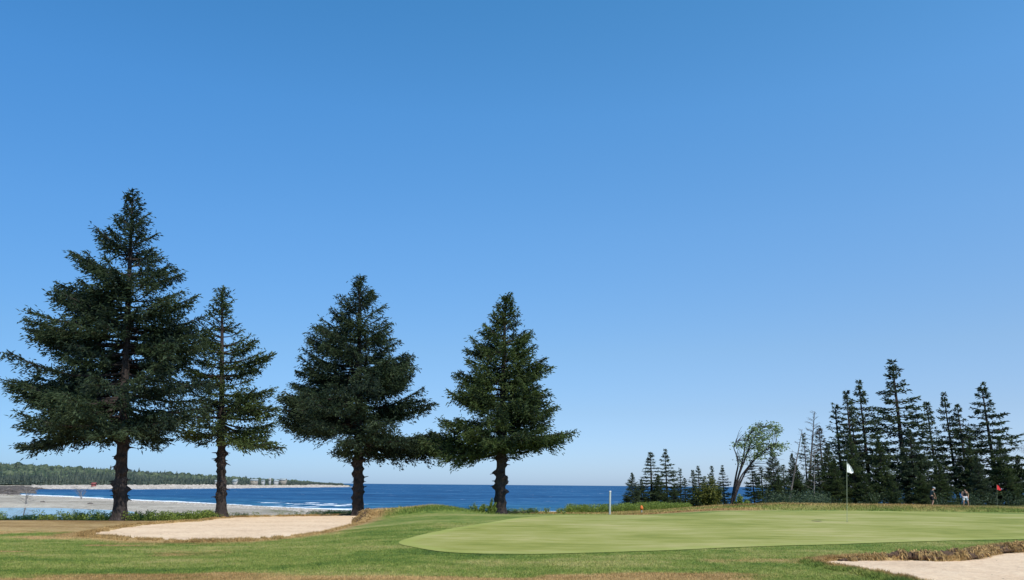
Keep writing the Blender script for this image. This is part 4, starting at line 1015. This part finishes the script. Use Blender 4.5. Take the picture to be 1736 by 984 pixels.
def box(A, x0, x1, y0, y1, z0, z1):
    V = [(x0, y0, z0), (x1, y0, z0), (x1, y1, z0), (x0, y1, z0), (x0, y0, z1), (x1, y0, z1), (x1, y1, z1), (x0, y1, z1)]
    A.add(V, [(0, 3, 2, 1), (4, 5, 6, 7), (0, 1, 5, 4), (1, 2, 6, 5), (2, 3, 7, 6), (3, 0, 4, 7)])
for px, py, off, wd, wh, dpt, rh, mw, mr, rz, lab in HOUSES:
    k_ = 0.62; wd *= k_; wh *= k_ * 0.85; dpt *= k_; rh *= k_
    D = float(np.interp(px, CFX, CFY)) + off; b = at_y(px, py, D); zt = float(z_headl(np.array([b[0]]), np.array([D]))[0][0])
    z0 = max(zt, b[2] - 0.0); HOUSE_AT.append((px, D))
    e = empty('red_cottage' if mw is MR else ('tower_house' if 'tower' in lab else 'house'), (b[0], D, z0), rz); tag(e, lab, 'house', 'houses on the far headland')
    A = Acc(); box(A, -wd / 2, wd / 2, -dpt / 2, dpt / 2, min(zt - z0, 0) - 1.5, wh)
    A.add([(-wd / 2, -dpt / 2, wh), (-wd / 2, dpt / 2, wh), (-wd / 2, 0, wh + rh * 0.95)], [(0, 1, 2)]); A.add([(wd / 2, -dpt / 2, wh), (wd / 2, dpt / 2, wh), (wd / 2, 0, wh + rh * 0.95)], [(0, 2, 1)])
    A.build('wall', [mw], e)
    o_ = 0.35; A = Acc(); hw = wd / 2 + o_; hd = dpt / 2 + o_; zl = wh - rh * o_ / (dpt / 2)
    A.add([(-hw, -hd, zl), (hw, -hd, zl), (hw, 0, wh + rh), (-hw, 0, wh + rh), (-hw, -hd, zl + .2), (hw, -hd, zl + .2), (hw, 0, wh + rh + .2), (-hw, 0, wh + rh + .2)], [(0, 1, 2, 3), (4, 7, 6, 5), (0, 4, 5, 1), (0, 3, 7, 4), (1, 5, 6, 2)])
    A.add([(-hw, hd, zl), (hw, hd, zl), (hw, 0, wh + rh), (-hw, 0, wh + rh), (-hw, hd, zl + .2), (hw, hd, zl + .2), (hw, 0, wh + rh + .2), (-hw, 0, wh + rh + .2)], [(3, 2, 1, 0), (5, 6, 7, 4), (1, 5, 4, 0), (4, 7, 3, 0), (2, 6, 5, 1)])
    A.build('roof', [mr], e)
    nw = max(1, int(wd / 3.2))
    for k in range(nw):
        cx = -wd / 2 + wd * (k + 0.5) / nw
        A = Acc(); box(A, cx - 0.35, cx + 0.35, -dpt / 2 - 0.06, -dpt / 2 + 0.05, wh * 0.45, wh * 0.8); A.build('window', [MWN], e)
far_forest()
r = np.random.default_rng(71)
n = 2600; p = r.uniform(-200, 80, n); y = r.uniform(322, 560, n); x = (p - 868) / 1352 * y
z = np.where(y < 440, z_far(x, y), z_headl(x, y)[0]); k = z > -4.3
rocks('shore_rocks', 'dark wave washed rocks at the left end of the bay', x[k], y[k], z[k], r.uniform(0.4, 1.5, k.sum()), 72, [ROCKD])
n = 5000; p = r.uniform(60, 596, n); cf = np.interp(p, CFX, CFY); y = cf + r.uniform(0, 42, n); x = (p - 868) / 1352 * y; z = z_headl(x, y)[0]; k = z > -4.3
rocks('granite_ledges', 'pale broken granite along the foot of the headland', x[k], y[k], z[k], r.uniform(0.3, 1.1, k.sum()) * np.interp(p[k], [60, 600], [1, 1.5]), 73, [ROCKP])
n = 1500; p = r.uniform(-40, 600, n); ds = np.interp(p, DSX, DSY); y = ds - 4 - 70 * r.random(n) ** 1.2; x = (p - 868) / 1352 * y
k = sdist(POND, x, y) > 2
x, y = x[k], y[k]
rocks('beach_stones', 'scattered grey stones and driftwood lumps on the shingle bar', x, y, z_far(x, y), r.uniform(0.05, 0.22, len(x)), 74, [ROCKP])
for i, (px, py, s_, lab) in enumerate([(153, 856, 0.35, 'dark boulder alone on the shingle right of the pond'), (72, 853, 0.35, 'dark driftwood lump beside the pond shore')]):
    q = at_z(px, py, -2.25); A = np.array([q[0]]), np.array([q[1]])
    o = rocks('boulder', lab, A[0], A[1], z_far(*A), np.array([s_]), 80 + i, [ROCKD]); o['category'] = 'boulder'; del o['kind']

# ------------------------------------------------------------------ golf furniture and people
METAL = simple('pole_paint', (0.30, 0.34, 0.22), 0.1, 3, 0.4); WHITE = simple('flag_white', (0.80, 0.80, 0.78), 0.04, 3, 0.8); RED = simple('flag_red', (0.72, 0.04, 0.045), 0.1, 3, 0.8)
POST = simple('post_paint', (0.38, 0.42, 0.39), 0.15, 4, 0.6); ORANGE = simple('orange_marker', (0.62, 0.16, 0.03), 0.2, 6, 0.6); CUP = simple('cup_liner', (0.02, 0.02, 0.02), 0.1, 3)
SKIN = simple('skin', (0.42, 0.24, 0.16), 0.08, 5, 0.6); BLACK = simple('black_cloth', (0.018, 0.018, 0.022), 0.2, 8, 0.9); WCL = simple('white_cloth', (0.74, 0.75, 0.78), 0.05, 8, 0.9); GCL = simple('grey_cloth', (0.06, 0.075, 0.07), 0.2, 8, 0.9); HAIR = simple('brown_hair', (0.06, 0.032, 0.02), 0.3, 20, 0.6)
def flag(px, base_y, top_y, D, m, label, fw, fh, topx=None):
    b = at_y(px, base_y, D); z0 = gz(b[0], D) + 0.012; tp = at_y(topx or px, top_y, D); H = tp[2] - z0; sgn_lean = (tp[0] - b[0]) / H
    e = empty('flagstick', (b[0], D, z0)); tag(e, label, 'flagstick')
    A = Acc(); z = np.linspace(-0.1, H, 8); tube(A, np.stack([sgn_lean * z, 0 * z, z], 1), np.full(8, 0.009), 8); A.build('pole', [METAL], e, smooth=True)
    A = Acc(); nu, nv = 14, 18; U, V_ = np.meshgrid(np.linspace(0, 1, nu), np.linspace(0, 1, nv))
    # limp flag: the upper corner droops, cloth hangs in folds from the pole
    wdt = fw * np.sqrt(np.clip(V_ * 1.15, 0.002, 1)) * (1 - 0.35 * np.clip((V_ - 0.85) / 0.15, 0, 1) ** 2)
    Z_ = H - 0.02 - fh * V_ - 0.12 * fh * U ** 1.5; X_ = 0.010 + wdt * U + sgn_lean * Z_; Y_ = 0.035 * np.sin(U * 9 + V_ * 2) * U
    for sgn in (1, -1):
        P = np.stack([X_, Y_ + sgn * 0.0015, Z_], -1).reshape(-1, 3); f = grid_faces(nv, nu); A.add(P, f if sgn > 0 else f[:, ::-1])
    A.build('flag', [m], e, smooth=True)
    A = Acc(); th = np.linspace(0, 2 * np.pi, 20, endpoint=False); V = np.stack([0.054 * np.cos(th), 0.054 * np.sin(th), np.full(20, 0.004)], 1); A.add(V, np.arange(20)[None]); A.build('hole', [CUP], e)
    return e
flag(1436, 884, 783, 29.2, WHITE, 'flagstick with a limp white flag standing on the near putting green', 0.23, 0.36, 1435.5)
flag(1691, 863, 821, 70, RED, 'flagstick with a red flag in front of the wood at the right', 0.36, 0.46, 1690)
q = on_f(1385, 884.5, z_base, 0.3); A = Acc(); th = np.linspace(0, 2 * np.pi, 24, endpoint=False)
rr = 0.13 * (1 + 0.25 * np.sin(3 * th + 1)); V = np.stack([q[0] + rr * np.cos(th) * 1.3, q[1] + 1.6 * rr * np.sin(th), 0 * th], 1); V[:, 2] = zg(V[:, 0], V[:, 1]) + 0.02; A.add(V, np.arange(24)[None])
tag(A.build('bare_patch', [simple('bare_soil', (0.09, 0.065, 0.04), 0.4, 30)]), 'small dark bare patch on the green left of the white flagstick', 'turf patch')
# marker post
b = at_y(1033.5, 868.5, 43.2); z0 = gz(b[0], 43.2); H = at_y(1035.5, 833, 43.2)[2] - z0
e = empty('marker_post', (b[0], 43.2, z0)); tag(e, 'white painted wooden marker post on the bank before the sea', 'post'); e.rotation_euler = (0, 0.05, 0.5)
A = Acc(); r_ = 0.040
V = []
for z in (-0.1, H - 0.04, H):
    k = r_ if z < H - 0.01 else r_ * 0.75
    V += [(-k, -k, z), (k, -k, z), (k, k, z), (-k, k, z)]
A.add(V, [(i * 4 + j, i * 4 + (j + 1) % 4, i * 4 + 4 + (j + 1) % 4, i * 4 + 4 + j) for i in range(2) for j in range(4)] + [(8, 9, 10, 11)])
A.build('post', [POST], e); A = Acc(); box(A, -0.045, 0.045, -0.045, 0.045, H * 0.965, H * 1.0 + 0.012); A.build('cap', [WHITE], e)
# orange marker
b = at_y(1088, 868.5, 44.0); z0 = gz(b[0], 44.0); e = empty('course_marker', (b[0], 44.0, z0)); tag(e, 'small orange topped course marker in the scrub left of the spruces', 'marker')
A = Acc(); z = np.linspace(-0.05, 0.2, 4); tube(A, np.stack([0 * z, 0 * z, z], 1), np.full(4, 0.03), 8); A.build('stake', [POST], e)
A = Acc(); z = np.linspace(0.17, 0.44, 7); tube(A, np.stack([0 * z, 0 * z, z], 1), np.array([0.03, 0.075, 0.09, 0.085, 0.07, 0.045, 0.01]), 10); A.build('head', [ORANGE], e, smooth=True)

def skin(name, m, verts, edges, radii, parent, root=0, sub=2):
    me = bpy.data.meshes.new(name); me.from_pydata([Vector(v) for v in verts], edges, []); me.materials.append(m)
    o = bpy.data.objects.new(name, me); COL.objects.link(o); o.parent = parent
    md = o.modifiers.new('skin', 'SKIN'); md.use_smooth_shade = True
    me.skin_vertices.new() if not me.skin_vertices else None
    for i, rd in enumerate(radii):
        rd = rd if isinstance(rd, tuple) else (rd, rd)
        me.skin_vertices[0].data[i].radius = rd; me.skin_vertices[0].data[i].use_root = (i == root)
    s = o.modifiers.new('sub', 'SUBSURF'); s.levels = sub; s.render_levels = sub
    return o
def person(loc, rz, label, J, shirt, shorts, cap=None, hair=HAIR, sleeve=True):
    """J: joints; local +X is the way the person faces"""
    e = empty('person', loc, rz); tag(e, label, 'person')
    names = ['pelvis', 'waist', 'chest', 'neck', 'head0', 'head1', 'nose',
             'hipL', 'kneeL', 'ankL', 'toeL', 'hipR', 'kneeR', 'ankR', 'toeR', 'shL', 'elL', 'wrL', 'shR', 'elR', 'wrR']
    rad = [0.12, 0.11, 0.13, 0.05, 0.075, 0.085, 0.02, 0.085, 0.055, 0.038, 0.035, 0.085, 0.055, 0.038, 0.035, 0.055, 0.038, 0.028, 0.055, 0.038, 0.028]
    ed = [(0, 1), (1, 2), (2, 3), (3, 4), (4, 5), (4, 6), (0, 7), (7, 8), (8, 9), (9, 10), (0, 11), (11, 12), (12, 13), (13, 14), (2, 15), (15, 16), (16, 17), (2, 18), (18, 19), (19, 20)]
    v = [np.array(J[k], float) for k in names]
    for wi, el in ((17, 16), (20, 19)):           # palm, four fingers and a thumb
        d = v[wi] - v[el]; d /= np.linalg.norm(d); palm = v[wi] + d * 0.07; pi_ = len(v); v.append(palm); rad.append(0.030); ed.append((wi, pi_))
        sdv = np.cross(d, [0, 1, 0]); sdv /= np.linalg.norm(sdv) + 1e-6
        for k, (o_, l) in enumerate(((-0.026, 0.07), (-0.009, 0.08), (0.009, 0.075), (0.026, 0.06))):
            v.append(palm + sdv * o_ + d * 0.03); rad.append(0.009); ed.append((pi_, len(v) - 1))
            v.append(palm + sdv * o_ + d * (0.03 + l)); rad.append(0.007); ed.append((len(v) - 2, len(v) - 1))
        v.append(palm + sdv * 0.045 - d * 0.005); rad.append(0.010); ed.append((wi, len(v) - 1))
    skin('body', SKIN, v, ed, rad, e)
    g = lambda k: np.array(J[k], float)
    sv = [g('pelvis') + [0, 0, .03], g('waist'), g('chest'), g('neck') - [0, 0, .03], g('shL'), g('shL') * .45 + g('elL') * .55, g('shR'), g('shR') * .45 + g('elR') * .55]
    if sleeve: skin('shirt', shirt, sv, [(0, 1), (1, 2), (2, 3), (2, 4), (4, 5), (2, 6), (6, 7)], [0.14, 0.135, 0.155, 0.06, 0.075, 0.06, 0.075, 0.06], e)
    else: skin('shirt', shirt, sv[:4], [(0, 1), (1, 2), (2, 3)], [0.14, 0.135, (0.15, 0.175), 0.05], e)
    hv = [g('pelvis') + [0, 0, .04], g('hipL'), g('hipL') * .25 + g('kneeL') * .75, g('hipR'), g('hipR') * .25 + g('kneeR') * .75]
    skin('shorts', shorts, hv, [(0, 1), (1, 2), (0, 3), (3, 4)], [0.145, 0.115, 0.09, 0.115, 0.09], e)
    hd = g('head1') - g('head0'); hd /= np.linalg.norm(hd); c = g('head1') * .6 + g('head0') * .4
    fwd = g('nose') - g('head0'); fwd -= hd * np.dot(fwd, hd); fwd /= np.linalg.norm(fwd)
    skin('hair', hair, [c - fwd * 0.05 - hd * .03, c - fwd * 0.02 + hd * 0.05], [(0, 1)], [0.085, 0.088], e)
    if cap is not None:
        skin('cap', cap, [c + hd * 0.045, c + hd * 0.075, c + hd * 0.04 + fwd * 0.12, c + hd * 0.02 + fwd * 0.19], [(0, 1), (0, 2), (2, 3)], [0.098, 0.085, (0.05, 0.02), (0.04, 0.012)], e)
    for s_ in (-1, 1):
        lat = np.cross(hd, fwd); A = Acc(); P = g('nose') + hd * 0.045 + lat * (0.033 * s_) - fwd * 0.012; tube(A, [P - fwd * 0.01, P, P + fwd * 0.008], [0.012, 0.012, 0.004], 6); A.build('eye', [BLACK], e)
    return e
# golfer in profile looking down, walking right
b = at_y(1583, 861, 69.0); z0 = gz(b[0], 69.0)
J1 = dict(pelvis=(-0.05, 0, 0.90), waist=(0.0, 0, 1.04), chest=(0.06, 0, 1.25), neck=(0.14, 0, 1.42), head0=(0.19, 0, 1.49), head1=(0.24, 0, 1.60), nose=(0.31, 0, 1.49),
          hipL=(-0.05, 0.10, 0.84), kneeL=(0.08, 0.11, 0.48), ankL=(-0.02, 0.12, 0.08), toeL=(0.15, 0.12, 0.04), hipR=(-0.05, -0.10, 0.84), kneeR=(0.02, -0.11, 0.47), ankR=(-0.18, -0.12, 0.09), toeR=(-0.03, -0.12, 0.04),
          shL=(0.06, 0.19, 1.33), elL=(0.14, 0.21, 1.05), wrL=(0.26, 0.16, 0.84), shR=(0.06, -0.19, 1.33), elR=(0.15, -0.22, 1.06), wrR=(0.27, -0.12, 0.84))
person((b[0] - 0.05, 69.0, z0), 0.0, 'golfer in a white cap, dark shirt and black shorts, in profile looking down', J1, GCL, BLACK, WCL)
e = empty('golf_club', (b[0] + 0.27, 69.0 - 0.02, z0 + 0.76)); tag(e, 'thin golf club held low by the golfer in the white cap', 'golf club')
A = Acc(); z = np.linspace(0.1, -0.72, 5); tube(A, np.stack([0.02 - 0.14 * z, 0 * z, z], 1), np.full(5, 0.008), 5); A.build('shaft', [METAL], e)
A = Acc(); box(A, 0.10, 0.22, -0.02, 0.02, -0.76, -0.72); A.build('head', [METAL], e)
# golfer seen from behind, dark top and white shorts
b = at_y(1638.5, 862, 69.5); z0 = gz(b[0], 69.5)
J2 = dict(pelvis=(0.0, 0, 0.92), waist=(0.02, 0, 1.06), chest=(0.06, 0, 1.24), neck=(0.12, 0, 1.36), head0=(0.17, 0, 1.40), head1=(0.22, 0, 1.50), nose=(0.28, 0, 1.40),
          hipL=(0.0, 0.11, 0.86), kneeL=(0.05, 0.17, 0.48), ankL=(0.0, 0.20, 0.08), toeL=(0.16, 0.22, 0.04), hipR=(0.0, -0.11, 0.86), kneeR=(0.05, -0.17, 0.48), ankR=(0.0, -0.20, 0.08), toeR=(0.16, -0.22, 0.04),
          shL=(0.06, 0.20, 1.31), elL=(0.04, 0.27, 1.06), wrL=(0.16, 0.20, 0.86), shR=(0.06, -0.20, 1.31), elR=(0.04, -0.27, 1.06), wrR=(0.16, -0.20, 0.86))
person((b[0], 69.5, z0), -math.pi / 2 - 0.2, 'golfer with brown hair, black top and white shorts bending forward before the wood', J2, BLACK, WCL, None, sleeve=False)
